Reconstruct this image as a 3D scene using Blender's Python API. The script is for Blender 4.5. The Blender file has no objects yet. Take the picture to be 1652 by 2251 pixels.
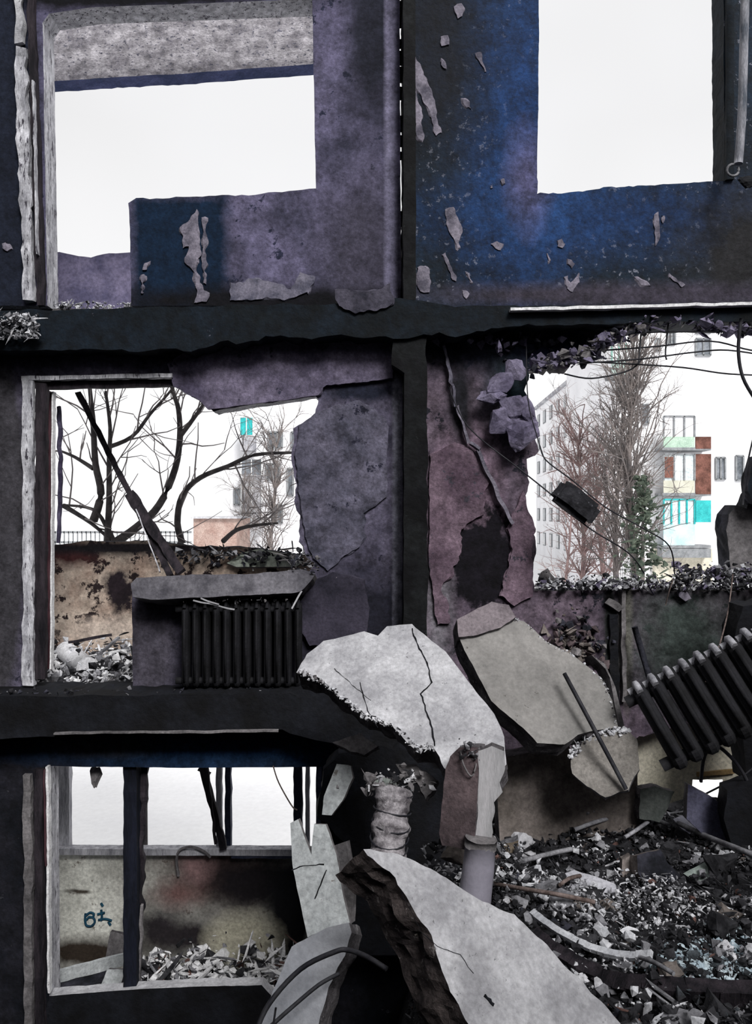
import bpy, bmesh, math, random
from mathutils import Vector, Matrix, noise
from mathutils.geometry import delaunay_2d_cdt
R = random.Random(7)
SC = bpy.context.scene
COL = SC.collection
F = 1767.0          # focal length in pixels of the 1652x2251 frame
ZC = 5.3            # eye height above the ground outside
CAM = Vector((0, 0, ZC))
# ------------------------------------------------------------------ camera
cd = bpy.data.cameras.new('camera'); cam = bpy.data.objects.new('camera', cd); COL.objects.link(cam)
cd.sensor_fit = 'VERTICAL'; cd.sensor_height = 24.0; cd.lens = 24.0 * F / 2251.0
cd.clip_end = 600; cd.clip_start = 0.05
cam.location = CAM; cam.rotation_euler = (math.pi / 2, 0, 0); SC.camera = cam
# ------------------------------------------------------------------ sky
W = bpy.data.worlds.new('overcast_sky'); SC.world = W; W.use_nodes = True
wt = W.node_tree; wt.nodes.clear()
wo = wt.nodes.new('ShaderNodeOutputWorld'); wb = wt.nodes.new('ShaderNodeBackground')
wc = wt.nodes.new('ShaderNodeTexCoord'); wn = wt.nodes.new('ShaderNodeTexNoise'); wr = wt.nodes.new('ShaderNodeValToRGB')
wn.inputs['Scale'].default_value = 1.6; wn.inputs['Detail'].default_value = 3
wr.color_ramp.elements[0].position = .35; wr.color_ramp.elements[0].color = (.76, .755, .75, 1)
wr.color_ramp.elements[1].position = .65; wr.color_ramp.elements[1].color = (.90, .90, .915, 1)
wt.links.new(wc.outputs['Generated'], wn.inputs['Vector']); wt.links.new(wn.outputs['Fac'], wr.inputs['Fac'])
wg = wt.nodes.new('ShaderNodeSeparateXYZ'); wm = wt.nodes.new('ShaderNodeMapRange'); wx = wt.nodes.new('ShaderNodeMix'); wx.data_type = 'RGBA'
wt.links.new(wc.outputs['Generated'], wg.inputs[0]); wt.links.new(wg.outputs['Z'], wm.inputs[0])
wm.inputs[1].default_value = .15; wm.inputs[2].default_value = .42; wx.inputs[6].default_value = (1.03, 1.03, 1.04, 1)
wt.links.new(wm.outputs[0], wx.inputs[0]); wt.links.new(wr.outputs['Color'], wx.inputs[7])
wt.links.new(wx.outputs[2], wb.inputs['Color']); wt.links.new(wb.outputs['Background'], wo.inputs['Surface'])
wb.inputs['Strength'].default_value = 1.0
# ------------------------------------------------------------------ veiled sun from behind the building
sd = bpy.data.lights.new('sun', 'SUN'); sun = bpy.data.objects.new('sun', sd); COL.objects.link(sun)
sd.energy = 3.6; sd.angle = math.radians(20); sd.color = (1.0, .985, .97)
sun.rotation_euler = Vector((0.36, -0.92, 0.86)).to_track_quat('Z', 'Y').to_euler()
# ------------------------------------------------------------------ exposure
SC.view_settings.view_transform = 'Standard'; SC.view_settings.look = 'None'
SC.view_settings.exposure = 0.0; SC.view_settings.gamma = 1.0; SC.view_settings.use_curve_mapping = False

# ================================================================== helpers
def P(px, py, Y):
    return Vector(((px - 826.0) / F * Y, Y, ZC - (py - 1125.5) / F * Y))

def on_plane(px, py, p0, n):
    d = P(px, py, 1.0) - CAM
    return CAM + d * ((p0 - CAM).dot(n) / d.dot(n))

def tag(o, label=None, cat=None, group=None, kind=None):
    if label: o['label'] = label
    if cat: o['category'] = cat
    if group: o['group'] = group
    if kind: o['kind'] = kind
    return o

def empty(name, loc, label=None, cat=None, group=None, kind=None, parent=None):
    o = bpy.data.objects.new(name, None); COL.objects.link(o); o.location = loc
    if parent: o.parent = parent; o.location = Vector(loc) - parent.matrix_basis.translation
    o.empty_display_size = .1
    return tag(o, label, cat, group, kind)

def obj(name, bm, mats, parent=None, recenter=True, label=None, cat=None, group=None, kind=None, smooth=False):
    me = bpy.data.meshes.new(name)
    if not isinstance(mats, (list, tuple)): mats = [mats]
    for m in mats: me.materials.append(m)
    if smooth:
        for f in bm.faces: f.smooth = True
    c = Vector((0, 0, 0))
    if recenter and len(bm.verts):
        xs = [v.co.x for v in bm.verts]; ys = [v.co.y for v in bm.verts]; zs = [v.co.z for v in bm.verts]
        c = Vector(((min(xs) + max(xs)) / 2, (min(ys) + max(ys)) / 2, min(zs)))
        for v in bm.verts: v.co -= c
    bm.to_mesh(me); bm.free()
    o = bpy.data.objects.new(name, me); COL.objects.link(o)
    o.location = c
    if parent:
        o.parent = parent
        if recenter:
            q = parent; off = Vector((0, 0, 0))
            while q: off += Vector(q.location); q = q.parent
            o.location = c - off
    return tag(o, label, cat, group, kind)

def nz(v, s, seed=0.0):
    return noise.noise(Vector((v[0] * s + seed, v[1] * s - seed, v[2] * s + seed * .37)))

def outline3(pts, step):
    out = []
    n = len(pts)
    for i in range(n):
        a, ja = pts[i]; b, _ = pts[(i + 1) % n]
        k = max(1, int((b - a).length / step))
        for q in range(k): out.append((a.lerp(b, q / k), ja))
    return out

def add_slab(bm, poly, p0, n, thick, jit=.012, step=.05, rings=3, seed=None, bulge=0.0, taper=0.0, relief=.004):
    """broken slab: outline given by image rays cut with its own plane, n faces the viewer"""
    seed = R.random() * 50 if seed is None else seed
    n = n.normalized()
    pts = [(on_plane(q[0], q[1], p0, n), (q[2] if len(q) > 2 else 1.0)) for q in poly]
    ol = outline3(pts, step)
    c = Vector((0, 0, 0))
    for p, _ in ol: c += p
    c /= len(ol)
    m = len(ol); ringv = []
    for k in range(rings + 1):
        ring = []
        for i, (p, j) in enumerate(ol):
            pa = ol[i - 1][0]; pb = ol[(i + 1) % m][0]
            t = (pb - pa)
            nn = n.cross(t); nn = nn.normalized() if nn.length > 1e-6 else Vector((0, 0, 0))
            a = jit * j
            s1 = nz(p, 6, seed) * 1.6 + nz(p, 22, seed + 3) * .9
            s2 = nz(p + n * k, 14, seed + 9 * (k + 1)) * 1.7
            d = nn * (a * (s1 + (s2 if k not in (0,) else 0)))
            if k == 0 and j > .3: d -= nn * 0
            q = p + d - n * (thick * k / rings)
            if 0 < k < rings: q += nn * (-bulge) * math.sin(math.pi * k / rings)
            if k == rings and taper: q += (c - p) * taper
            ring.append(bm.verts.new(q))
        ringv.append(ring)
    for k in range(rings):
        for i in range(m):
            a, b = ringv[k][i], ringv[k][(i + 1) % m]; c2, d2 = ringv[k + 1][(i + 1) % m], ringv[k + 1][i]
            g = bm.faces.new((a, d2, c2, b)); g.material_index = 1
    ux = n.cross(Vector((0.03, .01, 1))).normalized(); uy = n.cross(ux)
    for ring, front in ((ringv[0], True), (ringv[-1], False)):
        p2 = [Vector((v.co.dot(ux), v.co.dot(uy))) for v in ring]; h = sum(v.co.dot(n) for v in ring) / m
        extra = []
        if front and relief:
            x0 = min(q.x for q in p2); x1 = max(q.x for q in p2); y0 = min(q.y for q in p2); y1 = max(q.y for q in p2); g_ = max(step * 1.6, .05)
            for ii in range(int((x1 - x0) / g_)):
                for jj in range(int((y1 - y0) / g_)):
                    extra.append(Vector((x0 + (ii + .5 + R.uniform(-.3, .3)) * g_, y0 + (jj + .5 + R.uniform(-.3, .3)) * g_)))
            if len(extra) > 9000: extra = []
        ov, oe, of, vi, ei, fi = delaunay_2d_cdt(p2 + extra, [], [list(range(m))], 1, 1e-6)
        vv = {}
        for t in of:
            tri = []
            for q in t:
                if q not in vv:
                    o_ = [w for w in vi[q] if w < m]
                    if o_: vv[q] = ring[o_[0]]
                    else:
                        co = ux * ov[q].x + uy * ov[q].y + n * h
                        if front: co += n * (relief * (nz(co, 3.5, seed) + .5 * nz(co, 11, seed)))
                        vv[q] = bm.verts.new(co)
                tri.append(vv[q])
            if len(set(tri)) == 3:
                try: bm.faces.new(tri)
                except ValueError: pass

def slab(name, poly, at, n, thick, mats, parent=None, jit=.012, step=.05, rings=3, bulge=0.0, taper=0.0, **kw):
    bm = bmesh.new()
    add_slab(bm, poly, P(*at), Vector(n), thick, jit, step, rings, None, bulge, taper)
    bmesh.ops.recalc_face_normals(bm, faces=bm.faces)
    if not isinstance(mats, (list, tuple)): mats = [mats, mats]
    return obj(name, bm, mats, parent, **kw)

FRONT = (0, -1, 0)
def wallp(name, poly, Y, thick, mats, parent=None, **kw):
    return slab(name, poly, (826, 1125, Y), FRONT, thick, mats, parent, **kw)

def add_tube(bm, pts, rad, sides=6, mi=0, cap=True):
    pts = [Vector(p) for p in pts]
    if not isinstance(rad, (list, tuple)): rad = [rad] * len(pts)
    prev = None; up = Vector((0.13, 0.21, 1)).normalized()
    for i, p in enumerate(pts):
        t = (pts[min(i + 1, len(pts) - 1)] - pts[max(i - 1, 0)])
        t = t.normalized() if t.length > 1e-9 else Vector((0, 0, 1))
        if abs(t.dot(up)) > .97: up = Vector((1, .2, .1)).normalized()
        u = t.cross(up).normalized(); v = t.cross(u)
        ring = [bm.verts.new(p + (u * math.cos(2 * math.pi * k / sides) + v * math.sin(2 * math.pi * k / sides)) * rad[i]) for k in range(sides)]
        if prev:
            for k in range(sides):
                f = bm.faces.new((prev[k], prev[(k + 1) % sides], ring[(k + 1) % sides], ring[k])); f.material_index = mi; f.smooth = True
        elif cap:
            f = bm.faces.new(ring); f.material_index = mi
        prev = ring
    if cap:
        f = bm.faces.new(list(reversed(prev))); f.material_index = mi

def smooth_path(pts, k=4):
    out = []
    n = len(pts)
    for i in range(n - 1):
        p0 = pts[max(i - 1, 0)]; p1 = pts[i]; p2 = pts[i + 1]; p3 = pts[min(i + 2, n - 1)]
        for q in range(k):
            t = q / k
            out.append(0.5 * ((2 * p1) + (p2 - p0) * t + (2 * p0 - 5 * p1 + 4 * p2 - p3) * t * t + (3 * p1 - p0 - 3 * p2 + p3) * t ** 3))
    out.append(pts[-1]); return out

def wire(name, px, rad, mat, parent=None, k=5, sides=5, **kw):
    """px: list of (px,py,Y)"""
    bm = bmesh.new(); add_tube(bm, smooth_path([P(*q) for q in px], k), rad, sides)
    return obj(name, bm, mat, parent, **kw)

def add_box(bm, c, s, rot=None, mi=0, jit=0.0):
    c = Vector(c); vs = []
    for x in (-.5, .5):
        for y in (-.5, .5):
            for z in (-.5, .5):
                v = Vector((x * s[0], y * s[1], z * s[2])) + Vector((R.uniform(-jit, jit), R.uniform(-jit, jit), R.uniform(-jit, jit)))
                if rot: v = rot @ v
                vs.append(bm.verts.new(c + v))
    for q in ((0, 1, 3, 2), (4, 6, 7, 5), (0, 4, 5, 1), (2, 3, 7, 6), (0, 2, 6, 4), (1, 5, 7, 3)):
        f = bm.faces.new([vs[i] for i in q]); f.material_index = mi

def add_board(bm, a, b, w, t, side=Vector((1, 0, 0)), jit=.004, seg=10, mi=0, ragged=0.0):
    a = Vector(a); b = Vector(b); d = (b - a).normalized()
    u = (side - d * side.dot(d)).normalized(); v = d.cross(u)
    prev = None; sd_ = R.random() * 40
    for i in range(seg + 1):
        p = a.lerp(b, i / seg); ring = []
        for (x, y) in ((-.5, -.5), (.5, -.5), (.5, .5), (-.5, .5)):
            q = p + u * (x * w) + v * (y * t)
            q += Vector((nz(q, 9, sd_), nz(q, 9, sd_ + 5), nz(q, 9, sd_ + 9))) * jit * 2
            if ragged and i in (0, seg): q += d * R.uniform(-ragged, ragged)
            ring.append(bm.verts.new(q))
        if prev:
            for k in range(4):
                f = bm.faces.new((prev[k], prev[(k + 1) % 4], ring[(k + 1) % 4], ring[k])); f.material_index = mi
        else: bm.faces.new(list(reversed(ring))).material_index = mi
        prev = ring
    bm.faces.new(prev).material_index = mi

def board(name, a, b, w, t, mat, parent=None, side=Vector((1, 0, 0)), jit=.004, seg=10, ragged=0.0, **kw):
    bm = bmesh.new(); add_board(bm, a, b, w, t, side, jit, seg, 0, ragged)
    bmesh.ops.recalc_face_normals(bm, faces=bm.faces)
    return obj(name, bm, mat, parent, **kw)

def make_chip(flat=1.0, n=11, rr=R):
    bm = bmesh.new()
    for _ in range(n):
        v = Vector((rr.gauss(0, 1), rr.gauss(0, 1), rr.gauss(0, 1))).normalized()
        bm.verts.new((v.x * .5 * rr.uniform(.75, 1.1), v.y * .5 * rr.uniform(.6, 1), v.z * .5 * flat))
    r = bmesh.ops.convex_hull(bm, input=bm.verts)
    bmesh.ops.delete(bm, geom=[g for g in r['geom_interior'] if isinstance(g, bmesh.types.BMVert)], context='VERTS')
    bm.verts.ensure_lookup_table(); bm.verts.index_update()
    vs = [v.co.copy() for v in bm.verts]; fs = [[v.index for v in f.verts] for f in bm.faces]
    bm.free(); return vs, fs
CHIPS = [make_chip(f, n) for f in (.25, .4, .6, .9) for n in (7, 8, 10, 12)]
STICKS = [(lambda c: ([Vector((v.x * 3.2, v.y * .35, v.z * .5)) for v in c[0]], c[1]))(make_chip(.6, 9)) for _ in range(5)]

def rot_rand(tilt=1.0):
    return (Matrix.Rotation(R.uniform(0, 6.283), 3, 'Z') @ Matrix.Rotation(R.gauss(0, .5) * tilt, 3, 'X') @ Matrix.Rotation(R.gauss(0, .5) * tilt, 3, 'Y'))

def chips(name, sampler, n, smin, smax, mats, weights, parent=None, sticks=.15, tilt=1.2, kind='stuff', label=None, cat=None, **kw):
    verts = []; faces = []; mi = []
    for _ in range(n):
        p = sampler()
        if p is None: continue
        vs, fs = R.choice(STICKS) if R.random() < sticks else R.choice(CHIPS)
        s = smin + (smax - smin) * R.random() ** 2.6
        M = rot_rand(tilt); b = len(verts); k = R.choices(range(len(mats)), weights)[0]
        for v in vs: verts.append(p + (M @ v) * s)
        for f in fs: faces.append([b + i for i in f]); mi.append(k)
    c = Vector((sum(v.x for v in verts) / len(verts), sum(v.y for v in verts) / len(verts), min(v.z for v in verts)))
    me = bpy.data.meshes.new(name); me.from_pydata([v - c for v in verts], [], faces)
    for m in mats: me.materials.append(m)
    me.polygons.foreach_set('material_index', mi); me.update()
    o = bpy.data.objects.new(name, me); COL.objects.link(o); o.location = c
    if parent:
        o.parent = parent; q = parent; off = Vector((0, 0, 0))
        while q: off += Vector(q.location); q = q.parent
        o.location = c - off
    return tag(o, label, cat, None, kind)

def chunk(name, c, size, mat, parent=None, flat=.7, npt=16, sub=True, rot=None, **kw):
    """one irregular broken lump, sharply faceted with roughened faces"""
    vs, fs = make_chip(flat, npt)
    bm = bmesh.new(); bv = [bm.verts.new(v) for v in vs]
    for f in fs: bm.faces.new([bv[i] for i in f])
    if sub:
        bmesh.ops.subdivide_edges(bm, edges=bm.edges, cuts=2, use_grid_fill=True)
        s = R.random() * 30
        for v in bm.verts:
            v.co += v.co.normalized() * (nz(v.co, 3, s) * .10 + nz(v.co, 9, s) * .05)
    M = rot if rot is not None else rot_rand()
    size = size if isinstance(size, (tuple, list)) else (size, size, size)
    for v in bm.verts:
        v.co = Vector(c) + M @ Vector((v.co.x * size[0], v.co.y * size[1], v.co.z * size[2]))
    bmesh.ops.recalc_face_normals(bm, faces=bm.faces)
    return obj(name, bm, mat, parent, **kw)

# ------------------------------------------------------------------ materials
def rgb(r, g, b, k=1.0):
    """display 0-255 colour to a linear albedo"""
    return tuple(min(1, k * ((c / 255.0) ** 2.2)) for c in (r, g, b))

def mat(name, c1, c2, scale=3.0, bump=.4, rough=.9, bscale=30, fleck=None, fleck_amt=.62, fleck_scale=12, patches=(), metal=0.0, pos=.5, width=.12, fine=.35, stretch=None, spec=.2, bdist=.01, blotch=0.0):
    m = bpy.data.materials.new(name); m.use_nodes = True; t = m.node_tree; N = t.nodes; L = t.links
    bs = N['Principled BSDF']; bs.inputs['Roughness'].default_value = rough; bs.inputs['Metallic'].default_value = metal
    bs.inputs['Specular IOR Level'].default_value = spec
    g = N.new('ShaderNodeNewGeometry'); posn = g.outputs['Position']
    src = posn
    if stretch:
        mp = N.new('ShaderNodeMapping'); mp.inputs['Scale'].default_value = stretch; L.new(posn, mp.inputs['Vector']); src = mp.outputs['Vector']
    def tex(s, d, src_=None, r=.6):
        n_ = N.new('ShaderNodeTexNoise'); n_.inputs['Scale'].default_value = s; n_.inputs['Detail'].default_value = d; n_.inputs['Roughness'].default_value = r
        L.new(src_ or src, n_.inputs['Vector']); return n_
    def mrange(v, a, b, lo=0, hi=1):
        r_ = N.new('ShaderNodeMapRange'); r_.inputs[1].default_value = a; r_.inputs[2].default_value = b; r_.inputs[3].default_value = lo; r_.inputs[4].default_value = hi
        L.new(v, r_.inputs[0]); return r_.outputs[0]
    def mix(f, a, b, mode='MIX'):
        x = N.new('ShaderNodeMix'); x.data_type = 'RGBA'; x.blend_type = mode
        if isinstance(f, float): x.inputs[0].default_value = f
        else: L.new(f, x.inputs[0])
        for s, v in ((6, a), (7, b)):
            if isinstance(v, tuple): x.inputs[s].default_value = (*v, 1)
            else: L.new(v, x.inputs[s])
        return x.outputs[2]
    n1 = tex(scale, 8); col = mix(mrange(n1.outputs['Fac'], pos - width, pos + width), c1, c2)
    if fleck:
        nf = tex(fleck_scale, 6, r=.7); col = mix(mrange(nf.outputs['Fac'], fleck_amt, fleck_amt + .03), col, fleck)
    if patches:
        dn = tex(4.5, 7, posn, .65); dv = N.new('ShaderNodeVectorMath'); dv.operation = 'SUBTRACT'
        L.new(dn.outputs['Color'], dv.inputs[0]); dv.inputs[1].default_value = (.5, .5, .5)
        for pt in patches:
            px, py, Y, rx, ry, pc, soft, dist = pt[:8]; boxy = len(pt) > 8
            c = P(px, py, Y); sx = F / Y / rx; sz = F / Y / ry
            a = N.new('ShaderNodeVectorMath'); a.operation = 'SUBTRACT'; L.new(posn, a.inputs[0]); a.inputs[1].default_value = c
            b = N.new('ShaderNodeVectorMath'); b.operation = 'MULTIPLY'; L.new(a.outputs[0], b.inputs[0]); b.inputs[1].default_value = (sx, 0, sz)
            e = N.new('ShaderNodeVectorMath'); e.operation = 'MULTIPLY'; L.new(dv.outputs[0], e.inputs[0]); e.inputs[1].default_value = (dist, 0, dist)
            h = N.new('ShaderNodeVectorMath'); h.operation = 'ADD'; L.new(b.outputs[0], h.inputs[0]); L.new(e.outputs[0], h.inputs[1])
            if boxy:
                ab = N.new('ShaderNodeVectorMath'); ab.operation = 'ABSOLUTE'; L.new(h.outputs[0], ab.inputs[0])
                sp = N.new('ShaderNodeSeparateXYZ'); L.new(ab.outputs[0], sp.inputs[0])
                mx = N.new('ShaderNodeMath'); mx.operation = 'MAXIMUM'; L.new(sp.outputs[0], mx.inputs[0]); L.new(sp.outputs[2], mx.inputs[1]); val = mx.outputs[0]
            else:
                l_ = N.new('ShaderNodeVectorMath'); l_.operation = 'LENGTH'; L.new(h.outputs[0], l_.inputs[0]); val = l_.outputs['Value']
            col = mix(mrange(val, 1 + soft, 1 - soft), col, pc)
    nf2 = tex(bscale * 1.7, 5, r=.7)
    mlt = mrange(nf2.outputs['Fac'], .3, .7, 1 - fine, 1 + fine)
    if blotch:
        nm = tex(bscale * .38, 9, posn, .75); ml_ = mrange(nm.outputs['Fac'], .36, .64, 1 - blotch, 1 + blotch)
        mm = N.new('ShaderNodeMath'); mm.operation = 'MULTIPLY'; L.new(mlt, mm.inputs[0]); L.new(ml_, mm.inputs[1]); mlt = mm.outputs[0]
    cc = N.new('ShaderNodeVectorMath'); cc.operation = 'SCALE'; L.new(col, cc.inputs[0]); L.new(mlt, cc.inputs['Scale'])
    L.new(cc.outputs[0], bs.inputs['Base Color'])
    if bump:
        nb = tex(bscale, 8, r=.65); bp = N.new('ShaderNodeBump'); bp.inputs['Strength'].default_value = bump; bp.inputs['Distance'].default_value = bdist
        L.new(nb.outputs['Fac'], bp.inputs['Height']); L.new(bp.outputs['Normal'], bs.inputs['Normal'])
    return m

def matb(b, *a, **k):
    return mat(*a, blotch=b, **k)
NAVY = (.006, .016, .045); BLACK = (.004, .004, .006); MAUVE = (.085, .075, .125); GREY = (.10, .10, .12)
BLUE = (.010, .040, .16); PALE = (.34, .33, .38)
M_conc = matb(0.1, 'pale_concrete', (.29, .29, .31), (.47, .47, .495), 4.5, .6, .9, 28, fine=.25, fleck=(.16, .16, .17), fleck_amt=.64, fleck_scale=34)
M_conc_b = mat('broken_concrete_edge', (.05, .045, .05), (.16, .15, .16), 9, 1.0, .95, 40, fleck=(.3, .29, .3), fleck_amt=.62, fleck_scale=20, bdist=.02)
M_conc_d = matb(0.35, 'dirty_concrete', (.09, .085, .09), (.17, .16, .165), 3, .6, .9, 26)
M_lintel = matb(0.35, 'weathered_lintel_concrete', (.20, .19, .21), (.50, .48, .51), 5, .8, .9, 30, fleck=(.10, .10, .13), fleck_amt=.58, fleck_scale=26, stretch=(1, 1, 1.8))
M_brown = matb(0.3, 'brown_stained_concrete', (.09, .078, .07), (.19, .165, .155), 2.2, .5, .9, 22)
M_pink = mat('reddish_burnt_plaster', (.055, .042, .046), (.14, .105, .112), 5, .7, .9, 30)
M_soot = mat('soot_black', (.003, .003, .004), (.008, .009, .013), 4, .8, .8, 20)
M_soot2 = matb(0.6, 'sooty_concrete', (.008, .009, .013), (.035, .035, .048), 5, .9, .9, 22, fleck=(.12, .115, .13), fleck_amt=.66, fleck_scale=14)
M_navyband = matb(0.6, 'soot_over_blue_paint', (.002, .004, .006), (.004, .008, .014), 3, .7, .8, 22, fleck=(.10, .10, .13), fleck_amt=.68, fleck_scale=10)
M_mauve = mat('mauve_plaster', (.045, .038, .06), (.105, .09, .135), 3.5, .8, .92, 26, fleck=(.02, .02, .035), fleck_amt=.60, fleck_scale=7)
M_white = matb(0.3, 'peeling_white_paint', (.30, .30, .33), (.58, .58, .62), 6, .6, .7, 40, fleck=(.05, .045, .06), fleck_amt=.57, fleck_scale=14, stretch=(3, 3, .5))
M_white2 = mat('clean_white_paint', (.6, .6, .62), (.75, .75, .76), 4, .3, .6, 30, fleck=(.2, .18, .2), fleck_amt=.66)
M_darkwood = mat('charred_wood', (.008, .007, .010), (.035, .028, .035), 5, .9, .8, 30, stretch=(4, 4, .6))
M_redwood = mat('dark_red_paint', (.035, .012, .018), (.09, .04, .05), 5, .6, .6, 30, stretch=(4, 4, .6))
M_iron = mat('burnt_cast_iron', (.003, .003, .004), (.010, .010, .013), 6, .5, .8, 40, spec=.25)  # near-black base colour also carries the recess shade around the upright radiator
M_ash = mat('ash_dusted_iron', (.16, .16, .18), (.34, .34, .37), 12, .6, .9, 40)
M_wire = mat('dark_wire', (.01, .01, .015), (.03, .03, .035), 10, .2, .6, 40)
M_rust = mat('rusty_steel', (.07, .05, .045), (.18, .14, .13), 14, .5, .7, 40)
M_greysteel = mat('grey_steel_bar', (.12, .12, .13), (.26, .26, .28), 12, .4, .6, 40)
M_chipw = mat('white_rubble', (.42, .43, .46), (.62, .62, .65), 9, .5, .9, 40)
M_chipg = mat('grey_rubble', (.10, .10, .11), (.24, .24, .26), 9, .6, .9, 40)
M_chipd = mat('dark_rubble', (.008, .008, .010), (.04, .04, .045), 9, .6, .9, 40)
M_chipbr = mat('brick_rubble', (.07, .035, .03), (.15, .09, .08), 9, .6, .9, 40)
M_teal = mat('teal_paint', (.02, .32, .33), (.04, .45, .45), 3, .1, .6, 20)
M_cream = mat('cream_plaster', (.50, .47, .38), (.64, .60, .50), 3, .4, .9, 24, fleck=(.12, .09, .06), fleck_amt=.63, fleck_scale=8)
M_snow = mat('snowy_ground', (.90, .90, .92), (.95, .95, .96), .3, .2, .9, 5, fine=.05)
M_facade = mat('white_panel_facade', (.74, .74, .76), (.82, .82, .84), .4, .1, .9, 5, fine=.05)
M_facade_g = mat('grey_panel_facade', (.25, .25, .28), (.5, .5, .52), .8, .1, .9, 5)
M_glass = mat('dark_window_glass', (.05, .06, .07), (.22, .24, .27), .8, 0, .2, 5, spec=.6)
M_glassl = mat('pale_window_glass', (.45, .52, .54), (.7, .75, .76), .8, 0, .2, 5, spec=.6)
M_frame = mat('grey_balcony_frame', (.16, .17, .18), (.26, .27, .28), 3, 0, .6, 20)
M_bark = mat('bare_bark', (.018, .016, .018), (.05, .045, .045), 6, .5, .9, 30)
M_barkl = mat('distant_bark', (.10, .09, .09), (.2, .18, .18), 2, .3, .9, 10)
M_green = mat('pale_green_panel', (.30, .42, .34), (.42, .55, .45), 2, .1, .7, 10)
M_brownp = mat('rust_brown_panel', (.07, .03, .022), (.2, .09, .07), 1.5, .2, .8, 8)
M_corr = mat('plaster_wrapping', (.10, .09, .10), (.36, .34, .36), 16, .9, .9, 60)
M_cloth = mat('pale_grey_panel', (.30, .32, .33), (.42, .44, .45), 3, .4, .9, 20, fleck=(.18, .17, .16), fleck_amt=.66, fleck_scale=12)

YW = 5.75; TW = .20
# ================================================================== ground and outer shell
def setting_box(name, a, b, m):
    bm = bmesh.new(); a = Vector(a); b = Vector(b)
    add_box(bm, (a + b) / 2, b - a); bmesh.ops.recalc_face_normals(bm, faces=bm.faces)
    return obj(name, bm, m, kind='structure')
bm = bmesh.new()
n_ = 40
gv = [[bm.verts.new((-110 + 220 * i / n_, 7.5 + 200 * (j / n_) ** 2, .12 * nz((i, j, 0), .35))) for i in range(n_ + 1)] for j in range(n_ + 1)]
for j in range(n_):
    for i in range(n_): bm.faces.new((gv[j][i], gv[j][i + 1], gv[j + 1][i + 1], gv[j + 1][i]))
obj('ground', bm, M_snow, kind='structure')
setting_box('unseen_wall_left', (-4.3, -4.0, -.2), (-4.0, YW, 11.5), M_soot2)  # unseen side and rear walls, added to limit the light inside
setting_box('unseen_wall_right', (4.2, -4.0, -.2), (4.5, YW, 7.6), M_soot2)  # kept low so the sun passes over it
setting_box('unseen_wall_rear', (-4.3, -4.3, -.2), (4.5, -4.0, 9.5), M_soot2)

# ------------------------------------------------------------------ facade panels (left bay)
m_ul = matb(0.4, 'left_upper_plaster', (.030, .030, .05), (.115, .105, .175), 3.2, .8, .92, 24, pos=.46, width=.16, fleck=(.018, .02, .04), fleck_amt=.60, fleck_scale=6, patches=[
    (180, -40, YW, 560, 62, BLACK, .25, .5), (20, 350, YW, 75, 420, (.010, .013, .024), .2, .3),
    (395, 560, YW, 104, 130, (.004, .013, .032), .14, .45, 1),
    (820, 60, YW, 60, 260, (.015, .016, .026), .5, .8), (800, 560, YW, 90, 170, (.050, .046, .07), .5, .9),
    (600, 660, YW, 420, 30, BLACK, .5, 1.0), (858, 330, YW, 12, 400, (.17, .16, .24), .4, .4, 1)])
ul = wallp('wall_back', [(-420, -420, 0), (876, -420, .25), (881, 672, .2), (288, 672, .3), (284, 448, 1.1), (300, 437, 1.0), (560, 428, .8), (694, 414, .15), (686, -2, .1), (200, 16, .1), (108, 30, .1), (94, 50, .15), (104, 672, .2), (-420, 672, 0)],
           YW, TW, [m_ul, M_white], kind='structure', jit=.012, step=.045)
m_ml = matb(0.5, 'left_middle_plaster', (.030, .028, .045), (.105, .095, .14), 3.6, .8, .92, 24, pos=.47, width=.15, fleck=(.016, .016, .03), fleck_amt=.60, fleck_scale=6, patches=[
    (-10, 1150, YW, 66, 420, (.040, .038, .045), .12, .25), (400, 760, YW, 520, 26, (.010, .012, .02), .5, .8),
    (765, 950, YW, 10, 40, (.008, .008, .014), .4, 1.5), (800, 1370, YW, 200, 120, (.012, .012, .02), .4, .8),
    (520, 1440, YW, 140, 150, (.006, .006, .010), .3, .3), (330, 1420, YW, 52, 120, (.055, .050, .066), .3, .3),  # radiator niche: dark right part and lit left panel put into the colour
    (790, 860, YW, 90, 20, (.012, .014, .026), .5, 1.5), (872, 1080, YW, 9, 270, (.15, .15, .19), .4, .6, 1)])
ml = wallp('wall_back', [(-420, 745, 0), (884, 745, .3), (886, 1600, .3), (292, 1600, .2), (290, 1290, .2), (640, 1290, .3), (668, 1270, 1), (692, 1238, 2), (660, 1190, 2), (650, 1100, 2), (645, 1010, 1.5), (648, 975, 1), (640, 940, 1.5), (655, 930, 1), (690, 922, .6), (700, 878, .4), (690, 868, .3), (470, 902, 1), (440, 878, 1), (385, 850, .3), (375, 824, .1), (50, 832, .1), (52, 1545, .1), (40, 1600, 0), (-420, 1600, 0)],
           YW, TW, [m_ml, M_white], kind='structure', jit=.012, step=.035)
m_ll = matb(0.5, 'left_lower_plaster', (.003, .004, .007), (.011, .011, .016), 3.6, .8, .92, 24, patches=[
    (480, 1655, YW, 330, 30, (.016, .045, .11), .7, .9), (230, 1640, YW, 120, 22, (.04, .045, .06), .5, 1.2)], fleck=(.06, .06, .07), fleck_amt=.64, fleck_scale=8)  # navy glow above the opening painted in, strengthened against the slab's shadow
ll = wallp('wall_back', [(-420, 1600, 0), (900, 1600, 0), (900, 2620, 0), (640, 2620, 0), (700, 2100, .3), (706, 1800, .3), (706, 1686, .1), (400, 1688, .3), (104, 1684, .1), (108, 2200, .2), (108, 2620, 0), (-420, 2620, 0)],
           YW, TW, [m_ll, M_white], kind='structure', jit=.010, step=.05)
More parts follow.
